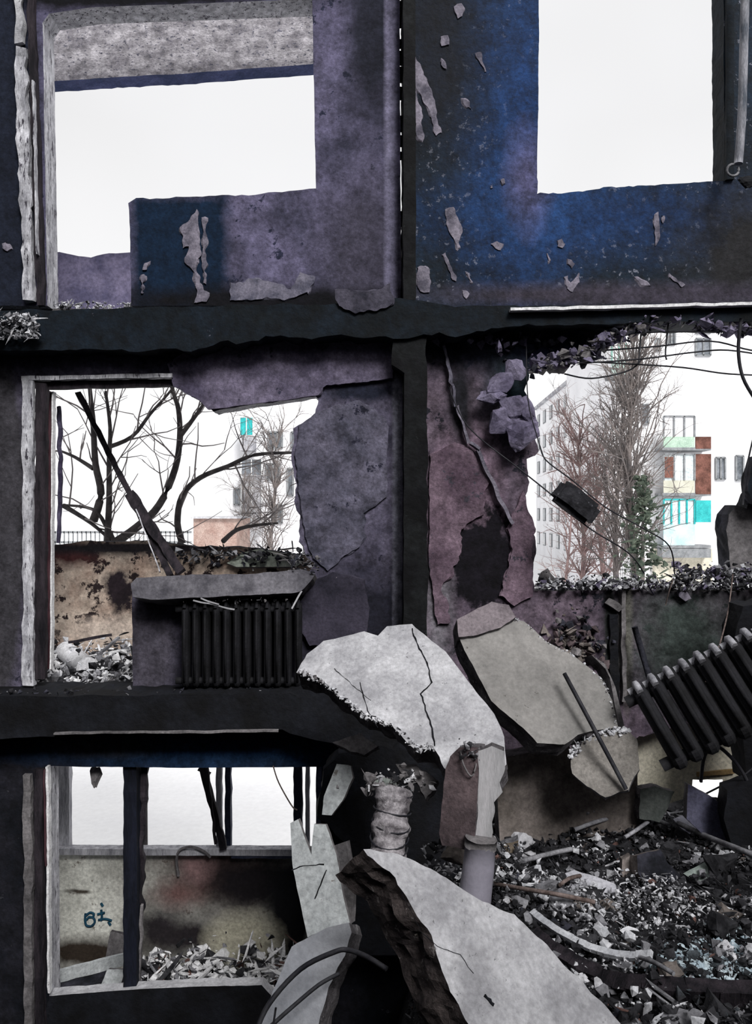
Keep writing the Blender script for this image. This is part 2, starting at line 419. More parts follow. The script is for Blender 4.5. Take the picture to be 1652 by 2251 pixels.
# apron wall under the lower opening
wallp('wall_back', [(100, 2190, .4), (330, 2172, .5), (575, 2165, .5), (600, 2192, .3), (690, 2620, 0), (100, 2620, 0)], YW + .0, .10,
      [M_soot, M_conc], kind='structure', jit=.01)

# ------------------------------------------------------------------ facade panels (right bay)
m_ur = matb(0.55, 'right_upper_blue_paint_and_glow', (.003, .007, .013), (.007, .017, .034), 2.6, .8, .75, 24, fleck=(.15, .16, .20), fleck_amt=.60, fleck_scale=19, patches=[
    (1150, 260, YW, 100, 380, (.007, .030, .105), .9, .6), (1300, 475, YW, 290, 70, (.006, .026, .09), .9, .7), (1190, 450, YW, 100, 90, (.010, .038, .12), .9, .6),  # soft blue window glow painted over the blue wall paint
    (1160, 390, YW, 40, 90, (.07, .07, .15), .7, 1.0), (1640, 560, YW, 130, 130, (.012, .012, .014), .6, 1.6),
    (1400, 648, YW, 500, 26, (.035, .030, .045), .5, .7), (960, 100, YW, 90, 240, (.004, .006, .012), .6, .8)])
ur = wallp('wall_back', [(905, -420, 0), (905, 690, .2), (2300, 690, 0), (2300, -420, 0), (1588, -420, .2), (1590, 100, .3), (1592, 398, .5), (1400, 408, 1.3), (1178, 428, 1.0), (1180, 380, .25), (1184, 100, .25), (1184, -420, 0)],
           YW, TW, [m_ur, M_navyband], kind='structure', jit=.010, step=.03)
m_mr = matb(0.6, 'right_middle_plaster', (.045, .035, .05), (.13, .10, .13), 3.2, .9, .92, 24, pos=.48, fleck=(.015, .015, .022), fleck_amt=.58, fleck_scale=6, patches=[
    (1040, 760, YW, 180, 60, (.012, .013, .024), .5, 1.2), (1020, 1090, YW, 80, 150, (.15, .105, .14), .3, .8),
    (1140, 860, YW, 70, 90, (.012, .022, .03), .5, 1.2), (1065, 1235, YW, 72, 105, (.006, .005, .008), .12, 2.4),
    (1010, 880, YW, 26, 90, (.012, .012, .016), .4, 1.2), (1240, 760, YW, 110, 50, (.010, .012, .03), .5, 1.1),
    (965, 1330, YW, 28, 120, (.14, .13, .15), .5, .9), (1340, 1390, YW, 12, 160, (.008, .008, .008), .3, .6),
    (1375, 1380, YW, 14, 150, (.16, .15, .13), .4, .8), (1500, 1400, YW, 120, 130, (.035, .045, .042), .6, 1.2), (1650, 1450, YW, 60, 200, (.008, .010, .010), .4, .8)])
mr = wallp('wall_back', [(930, 690, 0), (2300, 690, 0), (2300, 712, 1), (1640, 715, 1.5), (1560, 694, 2.5), (1450, 694, 3), (1380, 722, 3), (1330, 748, 3), (1290, 790, 3), (1240, 805, 2.5), (1160, 815, 1.6), (1150, 860, 1), (1172, 900, 1.5), (1180, 990, 1.5), (1160, 1010, 1.5), (1160, 1120, 1.5), (1175, 1180, 1.2), (1172, 1300, .6), (1400, 1298, 1), (2300, 1300, 0), (2300, 1600, 0), (1700, 1590, 2), (1480, 1600, 2), (1360, 1640, 1.5), (1180, 1680, 1.5), (930, 1720, 0)],
           YW, TW, [m_mr, M_conc_d], kind='structure', jit=.014, step=.03)
# vertical joint between the bays: burnt end of the cross wall
m_pil = matb(0.6, 'burnt_cross_wall', (.002, .002, .003), (.007, .008, .009), 4, .8, .85, 20, fleck=(.04, .05, .05), fleck_amt=.68)
bm = bmesh.new()
add_slab(bm, [(886, -420, 0), (912, -420, .2), (914, 690, .4), (936, 700, .8), (940, 1100, .8), (938, 1420, .8), (940, 1900, .5), (884, 1900, .3), (886, 1400, .3), (888, 820, .3), (862, 800, .6), (862, 735, .6), (886, 700, .5), (886, 380, .35)], P(826, 1125, 5.55), Vector(FRONT), .5, .012, .05)
bmesh.ops.recalc_face_normals(bm, faces=bm.faces)
pil = obj('wall_middle', bm, [m_pil, m_pil], kind='structure')
# crumbs that bridge the open joint
bm = bmesh.new(); y = -30
while y < 650:
    h = R.uniform(6, 34)
    if R.random() < (.35 if 380 < y < 600 else .75):
        a = P(881, y, YW + .08); add_box(bm, a, (.05, .05, h / F * YW), None, 0, .004)
    y += h + R.uniform(4, 14)
obj('mortar', bm, m_pil, pil, kind='stuff')

# ------------------------------------------------------------------ floor slab edges
slab1 = wallp('floor', [(-420, 690, 0), (60, 682, .8), (300, 676, .8), (700, 668, .8), (880, 655, .8), (1000, 672, .8), (2300, 676, .3), (2300, 712, .3), (1500, 706, 1), (1160, 720, 2), (1000, 735, 2), (880, 745, 1.2), (700, 735, 2), (420, 768, 1.6), (200, 768, 1), (-420, 775, 0)],
               5.52, .35, [M_navyband, M_navyband], kind='structure', jit=.012)
slab2 = wallp('floor', [(-420, 1530, 0), (40, 1530, .6), (300, 1528, .6), (640, 1520, .8), (760, 1500, 1), (930, 1500, 1), (930, 1660, 1), (760, 1640, 1.5), (690, 1625, 1), (620, 1605, .6), (300, 1612, .6), (-420, 1640, 0)],
               5.45, .45, [M_soot, M_soot], kind='structure', jit=.012)
# pale top lip on the right slab
board('trim_1', P(1120, 682, 5.49), P(1700, 668, 5.49), .02, .06, M_white2, side=Vector((0, 0, 1)), kind='structure', seg=30)
board('trim_2', P(120, 1612, 5.42), P(612, 1606, 5.42), .012, .03, M_conc_d, side=Vector((0, 0, 1)), kind='structure', seg=30)
# lower storey floor far below and the ground-floor soot
setting_box('floor_lower', (-4.0, -4.0, ZC - 4.35), (4.2, 7.35, ZC - 4.1), M_soot2)

# ------------------------------------------------------------------ loggia beyond the left bay
YL = 7.2
def zrel(z): return ZC + z
x0l, x1l = -2.95, .0
setting_box('wall_loggia_right', (-.02, YW + TW + .01, zrel(-4.1)), (.14, YL + .12, zrel(1.2)), M_facade_g)
m_par_u = mat('loggia_parapet_mauve', (.09, .085, .15), (.20, .18, .28), 4, .5, .9, 20)
slab('parapet', [(60, 556, .3), (130, 556, .5), (200, 566, 1.4), (240, 558, 1.2), (300, 552, 1), (820, 555, .5), (820, 760, 0), (60, 760, 0)], (200, 600, YL), FRONT, .12, [m_par_u, m_par_u], jit=.012, kind='structure')
lint = slab('lintel', [(60, -60, 0), (830, -90, 0), (830, 131, .3), (690, 141, .4), (420, 160, .6), (118, 178, .4), (60, 180, 0)], (200, 100, YL), FRONT, .18, [M_lintel, mat('shaded_lintel_underside', (.02, .03, .08), (.05, .06, .14), 4, .4)], jit=.008, kind='structure')  # shade on the underside painted as a dark blue side colour
0 and setting_box('ceiling_loggia', (x0l - .3, YW + TW, zrel(4.32)), (.14, YL + .2, zrel(4.5)), M_conc_d)
setting_box('floor_loggia', (x0l - .3, YW + TW - .1, zrel(1.30)), (.14, YL + .2, zrel(1.48)), M_conc_d)
setting_box('floor_loggia', (x0l - .3, YW + TW - .1, zrel(-1.50)), (.14, YL + .2, zrel(-1.33)), M_conc_d)
m_par_m = matb(0.3, 'loggia_parapet_peeling', (.34, .25, .20), (.5, .42, .35), 4, .8, .9, 20, fleck=(.022, .014, .015), fleck_amt=.53, fleck_scale=5, patches=[
    (150, 1215, YL, 60, 25, (.06, .02, .02), .5, 1.5), (262, 1300, YL, 30, 60, (.02, .014, .018), .3, 3.2), (300, 1205, YL, 300, 14, (.015, .013, .016), .5, .8), (240, 1390, YL, 80, 30, (.5, .42, .36), .5, .8)])
pm = slab('parapet', [(90, 1200, .5), (180, 1192, .6), (330, 1188, .8), (420, 1200, .8), (560, 1205, .6), (690, 1225, .6), (820, 1240, .3), (820, 1500, 0), (90, 1500, 0)], (200, 1300, YL), FRONT, .12, [m_par_m, M_soot2], jit=.012, kind='structure')
m_par_l = matb(0.15, 'loggia_parapet_scorched', (.55, .55, .50), (.66, .66, .61), 3, .4, .9, 20, fleck=(.24, .22, .19), fleck_amt=.64, fleck_scale=8, patches=[
    (500, 1925, YL, 175, 85, (.060, .038, .034), .6, 1.0), (570, 1945, YL, 150, 70, (.010, .008, .010), .6, .9), (640, 2010, YL, 52, 130, (.006, .006, .008), .35, .4),
    (350, 2045, YL, 62, 62, (.020, .017, .020), .6, 1.3), (420, 2060, YL, 130, 40, (.016, .013, .015), .6, 1.2), (190, 2095, YL, 130, 34, (.030, .022, .016), .5, .9), (175, 1960, YL, 30, 5, (.06, .05, .04), .5, 3),
    (535, 2070, YL, 78, 62, (.40, .38, .30), .35, .6), (390, 1965, YL, 46, 28, (.14, .08, .075), .7, 1.2), (430, 1905, YL, 35, 30, (.24, .15, .15), .6, 1.2)])
pl = slab('parapet', [(60, 1872, .1), (860, 1872, .1), (860, 2180, 0), (60, 2180, 0)], (200, 1900, YL), FRONT, .12, [m_par_l, M_conc_d], jit=.004, kind='structure')
# graffito: dark teal scribble in brush strokes on the cream parapet
M_graf = mat('dark_teal_paint', (.006, .03, .06), (.01, .06, .10), 6, 0, .8, 20)
bm = bmesh.new()
for st in ([(188, 2008), (187, 2022), (190, 2034), (200, 2036), (208, 2028), (205, 2018), (196, 2016), (190, 2022)],
           [(190, 2012), (198, 2006), (206, 2009), (204, 2017)], [(222, 2000), (224, 2012), (222, 2024)], [(214, 2010), (230, 2006)], [(216, 2022), (232, 2020), (246, 2024)], [(238, 2026), (243, 2034)], [(222, 1985), (226, 1992)]):
    add_tube(bm, smooth_path([P(a, b, YL - .006) for a, b in st], 4), .011, 5)
obj('graffiti', bm, M_graf, pl, label='small dark teal painted scribble on the cream parapet')

# glazing frame of the lower loggia
gf = empty('window_frame', P(400, 1880, YL), 'burnt loggia glazing frame with white sill standing on cream parapet', 'window frame')
M_frame_d = mat('sooty_window_post', (.015, .02, .04), (.05, .055, .09), 5, .4, .8, 30)
M_frame_w = mat('grey_white_window_wood', (.25, .25, .28), (.5, .5, .54), 6, .4, .8, 30, stretch=(3, 3, .5))
board('sill_rail', P(125, 1868, YL - .07), P(655, 1870, YL - .07), .055, .09, M_frame_w, gf, side=Vector((0, 0, 1)), seg=24, jit=.002)
for (xa, xb, w, m_, t_) in ((143, 143, .10, M_frame_w, 1), (482, 482, .045, M_frame_w, 1), (502, 502, .05, M_frame_d, 1), (655, 655, .075, M_frame_d, 1), (676, 676, .035, M_frame_w, 1), (706, 706, .09, M_frame_d, 1)):
    board('post', P(xa, 1640, YL), P(xb, 1866, YL), w, .08, m_, gf, jit=.004, seg=14)
for y_, x_a, x_b in ((1862, 330, 470),):
    board('pane_rail', P(x_a, y_, YL - .03), P(x_b, y_ + 4, YL - .03), .02, .04, M_frame_d, gf, side=Vector((0, 0, 1)), seg=10)
# dark side of the sill on the right
board('sill_rail', P(510, 1876, YL - .08), P(650, 1876, YL - .08), .07, .05, M_frame_d, gf, side=Vector((0, 0, 1)), seg=10)
# broken casements leaning in the gap
br = empty('broken_casement', P(490, 1870, 7.0), 'charred window casement leaning against its post in lower loggia', 'window part')
board('stile', P(445, 1684, 6.95), P(492, 1868, 7.05), .06, .04, M_darkwood, br, jit=.006)
board('rail', P(436, 1690, 6.95), P(462, 1704, 6.96), .03, .03, M_darkwood, br, jit=.006)
board('stile', P(455, 1686, 6.9), P(474, 1855, 7.0), .02, .03, M_darkwood, br, jit=.006)

# charred middle post of the lower opening with split right edge
dp = empty('door_post', P(300, 2190, 5.85), 'thick charred timber post dividing the lower left opening', 'post')
board('timber', P(291, 1670, 5.85), P(291, 2190, 5.85), .095, .12, mat('blue_black_char', (.003, .004, .008), (.009, .011, .022), 4, .8, .8, 20, stretch=(3, 3, .5)), dp, jit=.005, seg=24)
board('splinter', P(318, 1684, 5.9), P(306, 2010, 5.9), .045, .05, M_darkwood, dp, jit=.012, seg=30)
board('splinter', P(312, 1990, 5.86), P(305, 2180, 5.88), .02, .03, M_conc_d, dp, jit=.008, seg=14)

# door linings of the three storeys
def jamb(label, parts, py):
    e = empty('door_lining', P(85, py, YW - .03), label, 'door frame')
    for (nm, xa, ya, xb, yb, w, Yd, m_, jt) in parts:
        board(nm, P(xa, ya, Yd), P(xb, yb, Yd), w, .05, m_, e, jit=jt, seg=30)
    return e
jamb('peeling white door lining at the upper left opening', [
    ('board', 47, 110, 66, 664, .075, YW - .04, M_white, .012), ('board', 42, -40, 46, 100, .05, YW - .04, M_conc, .012),
    ('board', 68, -40, 92, 672, .05, YW - .02, M_darkwood, .006), ('strip', 74, 180, 84, 560, .010, YW - .06, M_white, .005)], 664)
jamb('peeling white door lining with red stripe at the middle left opening', [
    ('board', 64, 836, 64, 1505, .075, YW - .04, M_white, .008), ('board', 92, 842, 90, 1490, .075, YW - .015, M_darkwood, .006),
    ('strip', 112, 862, 108, 1470, .028, YW + .1, M_redwood, .004), ('strip', 118, 862, 114, 1470, .010, YW + .06, M_white2, .003),
    ('head', 50, 833, 380, 826, .03, YW - .03, M_white, .003), ('head', 80, 848, 384, 842, .055, YW + .02, M_darkwood, .004)], 1505)
jamb('grimy grey and white door lining at the lower left opening', [
    ('board', 62, 1700, 66, 2260, .06, YW - .04, M_conc_d, .008), ('board', 86, 1690, 90, 2260, .06, YW - .02, M_darkwood, .006),
    ('strip', 106, 1684, 110, 2180, .016, YW - .03, M_white2, .004), ('strip', 100, 1690, 103, 1900, .008, YW - .05, M_redwood, .003)], 2200)
# charred casement edge behind the middle lining
board('charred_casement', P(130, 890, 5.97), P(131, 1190, 5.97), .022, .03, mat('violet_char', (.03, .025, .05), (.09, .08, .13), 6, .5), side=Vector((1, 0, 0)), jit=.012, seg=30, label='thin charred casement edge hanging inside the middle left opening', cat='window part')
# right upper window: pale post and curled pipe
wp = empty('window_pipe', P(1625, 390, YW - .1), 'pale vertical heating pipe right of the upper right window with curled end', 'pipe')
bm = bmesh.new(); add_tube(bm, smooth_path([P(1638, -60, 5.55), P(1634, 100, 5.55), P(1630, 250, 5.55), P(1622, 360, 5.55)], 6), .03, 10)
obj('pipe', bm, mat('grey_painted_pipe', (.07, .08, .10), (.28, .28, .31), 5, .5, .7, 30, stretch=(3, 3, .7)), wp, smooth=False)
bm = bmesh.new(); add_tube(bm, [P(1610 + 13 * math.cos(a), 374 + 13 * math.sin(a), 5.53) for a in [i * 2 * math.pi / 14 - .5 for i in range(13)]], .009, 6)
obj('curl', bm, M_greysteel, wp)
board('window_1', P(1602, -60, YW - .01), P(1602, 396, YW - .01), .055, .04, M_navyband, kind='structure', jit=.004, seg=20)
bx = chunk('wall_box', P(1640, 400, 5.45), (.14, .1, .12), M_soot, rot=Matrix.Identity(3), label='black junction box below the curled pipe end at the right edge', cat='box')

# ------------------------------------------------------------------ plaster remnants (parts of the walls)
def patchp(poly, Y, m_, par, t_=.012, jit=.018, name='plaster_patch'):
    return wallp(name, poly, Y, t_, [m_, m_], par, jit=jit, step=.012, rings=1)
M_pl = mat('loose_plaster', (.08, .075, .10), (.24, .22, .27), 8, .6, .9, 40)
M_pld = mat('loose_dim_plaster', (.07, .07, .10), (.18, .17, .22), 8, .6, .9, 40)
for q in ([(396, 500), (415, 482), (432, 460), (440, 470), (436, 560), (428, 578), (436, 610), (446, 640), (456, 645), (452, 662), (424, 668), (434, 640), (424, 605), (412, 575), (416, 540), (402, 545)],
          [(444, 480), (452, 482), (453, 625), (446, 622)], [(318, 580), (328, 576), (322, 592), (314, 592)], [(310, 620), (316, 600), (312, 648)],
          [(505, 620), (560, 615), (640, 640), (660, 600), (690, 610), (680, 650), (505, 660)]):
    patchp(q, YW - .012, M_pl if len(q) != 7 else M_pld, ul)
patchp([(2, 534), (12, 530), (22, 536), (24, 546), (16, 552), (4, 546)], YW - .01, M_pl, ul)
patchp([(1180 - 440, 640), (800, 640), (856, 625), (866, 668), (780, 690), (745, 672)], 5.50, mat('dim_flaking', (.02, .02, .03), (.07, .065, .09), 9, .7), slab1, .01)
for q in ([(909, 122), (920, 140), (958, 240), (972, 292), (958, 298), (935, 225), (912, 180)], [(909, 180), (914, 190), (926, 308), (918, 300)],
          [(982, 462), (996, 456), (1004, 478), (1014, 500), (1012, 545), (1004, 552), (994, 525), (984, 492)], [(912, 585), (935, 582), (948, 600), (942, 640), (925, 638), (914, 612)],
          [(1078, 536), (1092, 528), (1106, 536), (1100, 550), (1086, 548)], [(1222, 528), (1236, 520), (1246, 536), (1236, 548), (1224, 542)],
          [(1238, 608), (1248, 604), (1254, 618), (1272, 600), (1278, 622), (1258, 642), (1244, 636)], [(970, 560), (978, 556), (998, 606), (1000, 614), (994, 608)],
          [(1022, 596), (1030, 600), (1040, 622), (1034, 624)], [(1196, 555), (1204, 552), (1212, 572), (1204, 580)], [(1046, 118), (1056, 116), (1072, 158), (1064, 160)], [(1016, 218), (1030, 225), (1036, 240), (1024, 238)],
          [(1436, 470), (1446, 466), (1448, 530), (1440, 540)], [(1454, 470), (1462, 476), (1456, 492)], [(1396, 610), (1420, 620), (1430, 628), (1410, 624)], [(1100, 395), (1108, 392), (1112, 404), (1104, 408)],
          [(1074, 408), (1084, 404), (1080, 418)], [(998, 15), (1010, 12), (1014, 34), (1006, 40)], [(968, 80), (984, 76), (986, 96), (972, 98)], [(970, 130), (976, 136), (980, 150), (968, 142)],
          [(1250, 574), (1262, 580), (1256, 590)], [(1018, 640), (1028, 646), (1024, 656)], [(1470, 600), (1506, 626), (1498, 630), (1468, 610)]):
    patchp(q, YW - .008, M_pl, ur, .008, .016)
# raised flaking plaster sheet of the middle storey, above the window
M_sheet = matb(0.4, 'mauve_plaster_sheet', (.060, .052, .085), (.15, .13, .19), 3.0, .8, .92, 30, pos=.48, fleck=(.03, .03, .05), fleck_amt=.62, fleck_scale=9)
wallp('plaster_sheet', [(366, 800, 1), (400, 775, 1), (480, 760, 1), (640, 738, 1.5), (770, 728, 1.5), (850, 735, .8), (866, 790, .8), (862, 830, 1), (720, 850, 1.5), (700, 868, .6), (560, 888, .5), (456, 900, .6), (430, 872, 1), (384, 846, 1)], YW - .035, .035, [M_sheet, M_sheet], ml, jit=.01, step=.025)
wallp('plaster_sheet', [(655, 935, 1), (700, 905, 1), (790, 880, 1.5), (850, 920, 1), (850, 1090, 1), (800, 1130, 2), (790, 1200, 1.5), (720, 1255, 1.5), (690, 1225, 1), (668, 1180, 1), (656, 1080, 1), (650, 1000, 1)], YW - .02, .02,
      [matb(0.5, 'grey_mauve_sheet', (.050, .050, .072), (.115, .108, .15), 3, .9, .92, 26, fleck=(.02, .02, .035), fleck_amt=.62, fleck_scale=9)] * 2, ml, jit=.012, step=.03)
# rounded burnt bulge low on the pier
bm = bmesh.new()
add_slab(bm, [(655, 1330), (690, 1278), (730, 1258), (800, 1275), (812, 1340), (800, 1420), (680, 1420), (660, 1385)], P(826, 1125, YW - .06), Vector(FRONT), .06, .006, .02, 3)
bmesh.ops.recalc_face_normals(bm, faces=bm.faces); obj('plaster_bulge', bm, [mat('burnt_bulge', (.016, .015, .024), (.045, .04, .06), 3, .6)] * 2, ml)
# pink sheet and diagonal plaster ridge right of the joint
M_pinks = matb(0.45, 'pink_mauve_plaster', (.075, .05, .07), (.17, .12, .155), 3, .9, .92, 26, fleck=(.05, .045, .06), fleck_amt=.6, fleck_scale=9)
wallp('plaster_sheet', [(945, 1000, 1), (1000, 975, 1), (1040, 990, 1), (1075, 1060, 1.5), (1058, 1130, 2), (1016, 1165, 2), (1005, 1240, 2), (975, 1300, 1.5), (992, 1370, 1), (960, 1375, 1), (942, 1240, .5)], YW - .03, .03, [M_pinks, M_pinks], mr, jit=.012, step=.025)
wallp('plaster_sheet', [(1118, 1150, 1), (1150, 1080, 1), (1172, 1150, 1), (1170, 1310, 1), (1130, 1330, 1), (1098, 1310, 1), (1115, 1250, 2), (1122, 1200, 2)], YW - .03, .03, [M_pinks, M_pinks], mr, jit=.012, step=.02)
board('plaster_ridge', P(1004, 890, YW - .04), P(1030, 975, YW - .04), .02, .04, M_pl, mr, jit=.01, seg=16)
board('plaster_ridge', P(1030, 975, YW - .04), P(1054, 988, YW - .05), .02, .04, M_pl, mr, jit=.006, seg=6)
board('plaster_ridge', P(1048, 990, YW - .04), P(1124, 1150, YW - .04), .028, .04, M_pl, mr, jit=.008, seg=20)
board('plaster_ridge', P(970, 760, YW - .04), P(1004, 890, YW - .04), .018, .04, M_pld, mr, jit=.02, seg=20)
chips('broken_core', lambda: P(R.gauss(1255, 38), R.gauss(1425, 32), R.uniform(5.66, 5.76)), 260, .03, .13, [M_brown, M_pink, M_soot2, M_conc_d], [4, 2, 4, 1], mr, sticks=.05)
board('groove_board', P(1346, 1352, 5.74), P(1350, 1570, 5.74), .06, .04, M_soot, mr, jit=.008, seg=20)
board('plaster_strip', P(1368, 1300, 5.73), P(1370, 1540, 5.73), .03, .04, M_conc_d, mr, jit=.006, seg=20)
board('plaster_strip', P(1330, 1318, 5.73), P(1366, 1340, 5.73), .05, .04, M_conc_d, mr, jit=.012, seg=8, side=Vector((0, 0, 1)))
# broken core lumps hanging on the right edge of the pier
M_lump = matb(0.3, 'mauve_concrete_lump', (.085, .075, .12), (.20, .18, .26), 5, .8, .92, 30)
for (x, y, sx, sy, sz) in ((1096, 845, .27, .12, .18), (1080, 872, .22, .12, .15), (1122, 895, .27, .14, .20), (1140, 955, .30, .20, .32), (1098, 925, .22, .12, .28), (1130, 815, .20, .12, .20), (1156, 900, .14, .1, .26), (1095, 760, .08, .08, .14)):
    chunk('lump', P(x, y, 5.62), (sx, sy, sz), M_lump, mr, rot=Matrix.Rotation(R.uniform(-.6, .6), 3, 'Y'), flat=.9, npt=14)
# ragged concrete along the shattered top of the right opening
edge = [(1165, 790), (1230, 775), (1285, 762), (1325, 735), (1370, 715), (1440, 690), (1520, 692), (1600, 702), (1652, 705)]
def along(pts, sx, sy, Y0, Y1):
    def f():
        i = R.randrange(len(pts) - 1); t = R.random()
        a, b = pts[i], pts[i + 1]
        return P(a[0] + (b[0] - a[0]) * t + R.gauss(0, sx), a[1] + (b[1] - a[1]) * t + R.gauss(0, sy), R.uniform(Y0, Y1))
    return f
chips('broken_core', along([(a, b + 14) for a, b in edge], 8, 9, 5.46, 5.8), 520, .03, .13, [M_lump, M_conc_d, M_soot2], [5, 3, 2], mr)
chips('broken_core', along([(950, 745), (1050, 735), (1160, 760), (1250, 745)], 20, 18, 5.66, 5.76), 120, .03, .13, [M_lump, M_soot2, M_navyband], [2, 5, 4], mr)

# ------------------------------------------------------------------ sills
sill = slab('window_sill', [(286, 1282, .8), (300, 1270, .8), (450, 1262, .6), (560, 1262, .8), (660, 1250, 1), (690, 1262, 1), (660, 1300, .6), (640, 1304, .5), (470, 1312, .4), (330, 1318, .5), (292, 1312, .5)], (480, 1290, 5.50), (0, -1, .25), .34,
            [mat('ash_grey_sill', (.06, .058, .07), (.16, .155, .175), 5, .7, .9, 24), M_conc_d], jit=.008, step=.03, label='thick ash-grey window sill above the dark radiator niche', cat='sill')
# white crust on door threshold and right spandrel
chips('threshold_rubble', lambda: Vector((R.uniform(-2.35, -1.75), R.uniform(5.75, 5.95), zrel(1.50))), 130, .015, .06, [M_chipw, M_chipg], [3, 2], label='white crumbs lying along the upper left threshold', cat='rubble')
chips('slab_rubble', lambda: P(R.uniform(-20, 85), R.uniform(690, 745), R.uniform(5.36, 5.5)), 420, .015, .07, [M_chipw, M_chipg, M_chipd], [4, 3, 3], label='pale rubble on the slab edge at far left between upper and middle storey', cat='rubble')
chips('sill_rubble', lambda: P(R.uniform(1178, 1700), 1295 - abs(R.gauss(0, 12)), R.uniform(5.66, 5.92)), 1500, .015, .075, [M_chipw, M_chipg, M_chipd, M_lump], [3, 4, 5, 2], label='crushed rubble heaped along the sill of the middle right opening', cat='rubble')
chips('sill_rubble', lambda: P(R.uniform(1480, 1700), 1270 - abs(R.gauss(0, 14)), R.uniform(5.66, 5.92)), 500, .02, .09, [M_chipw, M_chipg, M_chipd, M_lump], [3, 4, 5, 3], label='higher rubble mound on the sill at the right edge of the middle opening', cat='rubble')
chunk('dark_boulder', P(1202, 1268, 5.85), (.13, .13, .17), M_conc_d, label='single grey lump at the left end of the rubble-covered sill', cat='rubble', rot=Matrix.Identity(3))
# right pier remnant
slab('wall_stub', [(1600, 1130, 1), (1618, 1110, 1), (1640, 1118, 1), (1680, 1040, 1), (2300, 1030, 1), (2300, 1310, 0), (1612, 1280, 1), (1598, 1200, 1)], (1620, 1200, 5.85), FRONT, .2, [M_conc_d, M_soot2], label='broken grey pier stub standing at the right end of the middle sill', cat='wall piece', jit=.012)
slab('hanging_lump', [(1650, 1030), (1662, 1005), (1700, 1000), (1730, 1060), (1725, 1120), (1655, 1110), (1642, 1080)], (1650, 1050, 5.7), FRONT, .12, [M_navyband, M_soot2], label='dark lump hanging at the right edge beside the white building', cat='rubble', jit=.01)
wallp('plaster_patch', [(1490, 1296), (1508, 1300), (1520, 1316), (1506, 1322), (1492, 1312)], 5.70, .02, [M_pl, M_pl], mr, jit=.006, step=.02)

# ================================================================== radiators
def radiator_section(w, h, d):
    bm = bmesh.new(); n_ = 10; ring = []
    prof = [(-.5, .50), (-.42, .74), (-.20, .94), (.20, .94), (.42, .74), (.5, .50)]
    rows = []
    for (xx, k) in prof:
        row = []
        for i in range(n_ * 2):
            a = math.pi * (i / (n_ - 1)) if i < n_ else math.pi + math.pi * ((i - n_) / (n_ - 1))
            cz = (h / 2 - d / 2) * (1 if i < n_ else -1)
            row.append(bm.verts.new((xx * w, math.cos(a) * d / 2 * k, h / 2 + cz + math.sin(a) * d / 2 * k)))
        rows.append(row)
    for r in range(len(rows) - 1):
        for i in range(2 * n_):
            bm.faces.new((rows[r][i], rows[r][(i + 1) % (2 * n_)], rows[r + 1][(i + 1) % (2 * n_)], rows[r + 1][i]))
    bm.faces.new(rows[0]); bm.faces.new(list(reversed(rows[-1])))
    # ribs down front and back faces
    for y in (-d * .5, d * .5):
        add_tube(bm, [(0, y, d * .45), (0, y * 1.05, h * .5), (0, y, h - d * .45)], w * .18, 6)
    bmesh.ops.recalc_face_normals(bm, faces=bm.faces)
    return bm

def radiator(n, pitch, w, h, d, origin, X, Z, label, m_body, m_top):
    X = X.normalized(); Z = (Z - X * Z.dot(X)).normalized(); Yv = Z.cross(X)
    M = Matrix((X, Yv, Z)).transposed().to_4x4(); M.translation = origin
    e = bpy.data.objects.new('radiator', None); COL.objects.link(e); e.matrix_basis = M
    tag(e, label, 'radiator')
    first = None
    for i in range(n):
        if first is None:
            o = obj('section', radiator_section(w, h, d), m_body, e, recenter=False); first = o.data
        else:
            o = bpy.data.objects.new('section', first); COL.objects.link(o); o.parent = e
        o.location = ((i + .5) * pitch, 0, 0)
        for z in (d * .42, h - d * .42):
            bm = bmesh.new(); add_tube(bm, [(i * pitch - pitch * .5, 0, z), (i * pitch + pitch * .5, 0, z)], d * .22, 10)
            obj('hub', bm, m_body, e, recenter=False)
    # ash-dusted collars and crests along the top
    for i in range(n):
        bm = bmesh.new()
        pts = [((i + .5) * pitch, math.cos(a) * d * .52, h - d / 2 + math.sin(a) * d * .54) for a in [math.pi * k / 10 for k in range(1, 10)]]
        add_tube(bm, pts, w * .26, 6)
        add_tube(bm, [(i * pitch - pitch * .1, 0, h - d * .16), (i * pitch + pitch * .35, 0, h - d * .16)], d * .17, 8)
        obj('collar', bm, m_top, e, recenter=False, label='ash-dusted pale collar')
    return e
radiator(12, .071, .048, .60, .12, P(398, 1512, 5.60), Vector((1, 0, 0)), Vector((0, 0, 1)), 'black upright cast iron radiator under the grey window sill', M_iron, M_iron)
rx = P(1640, 1398, 4.45) - P(1382, 1524, 4.55)
rz = P(1382, 1524, 4.55) - P(1485, 1700, 4.35)
radiator(9, rx.length / 7.6, .083, .50, .15, P(1485, 1700, 4.35), rx, rz, 'black cast iron radiator hanging tilted at the right edge with ash on its collars', M_iron, M_ash)
chips('radiator_ash', along([(400, 1322), (640, 1318)], 2, 2, 5.5, 5.62), 60, .012, .045, [M_chipg, M_conc_d], [1, 2], sticks=.5, label='grey ash and splinters on top of the upright radiator', cat='ash')
for a, b in (((425, 1320, 5.45), (515, 1340, 5.43)), ((440, 1316, 5.45), (482, 1330, 5.43)), ((640, 1338, 5.43), (664, 1300, 5.5))):
    board('splinter', P(*a), P(*b), .008, .008, M_conc, side=Vector((0, 0, 1)), jit=.004, label={425: 'longer pale splinter lying over the upright radiator', 440: 'shorter pale splinter crossed over the upright radiator', 640: 'pale splinter leaning at the right end of the window sill'}[a[0]], cat='splinter')

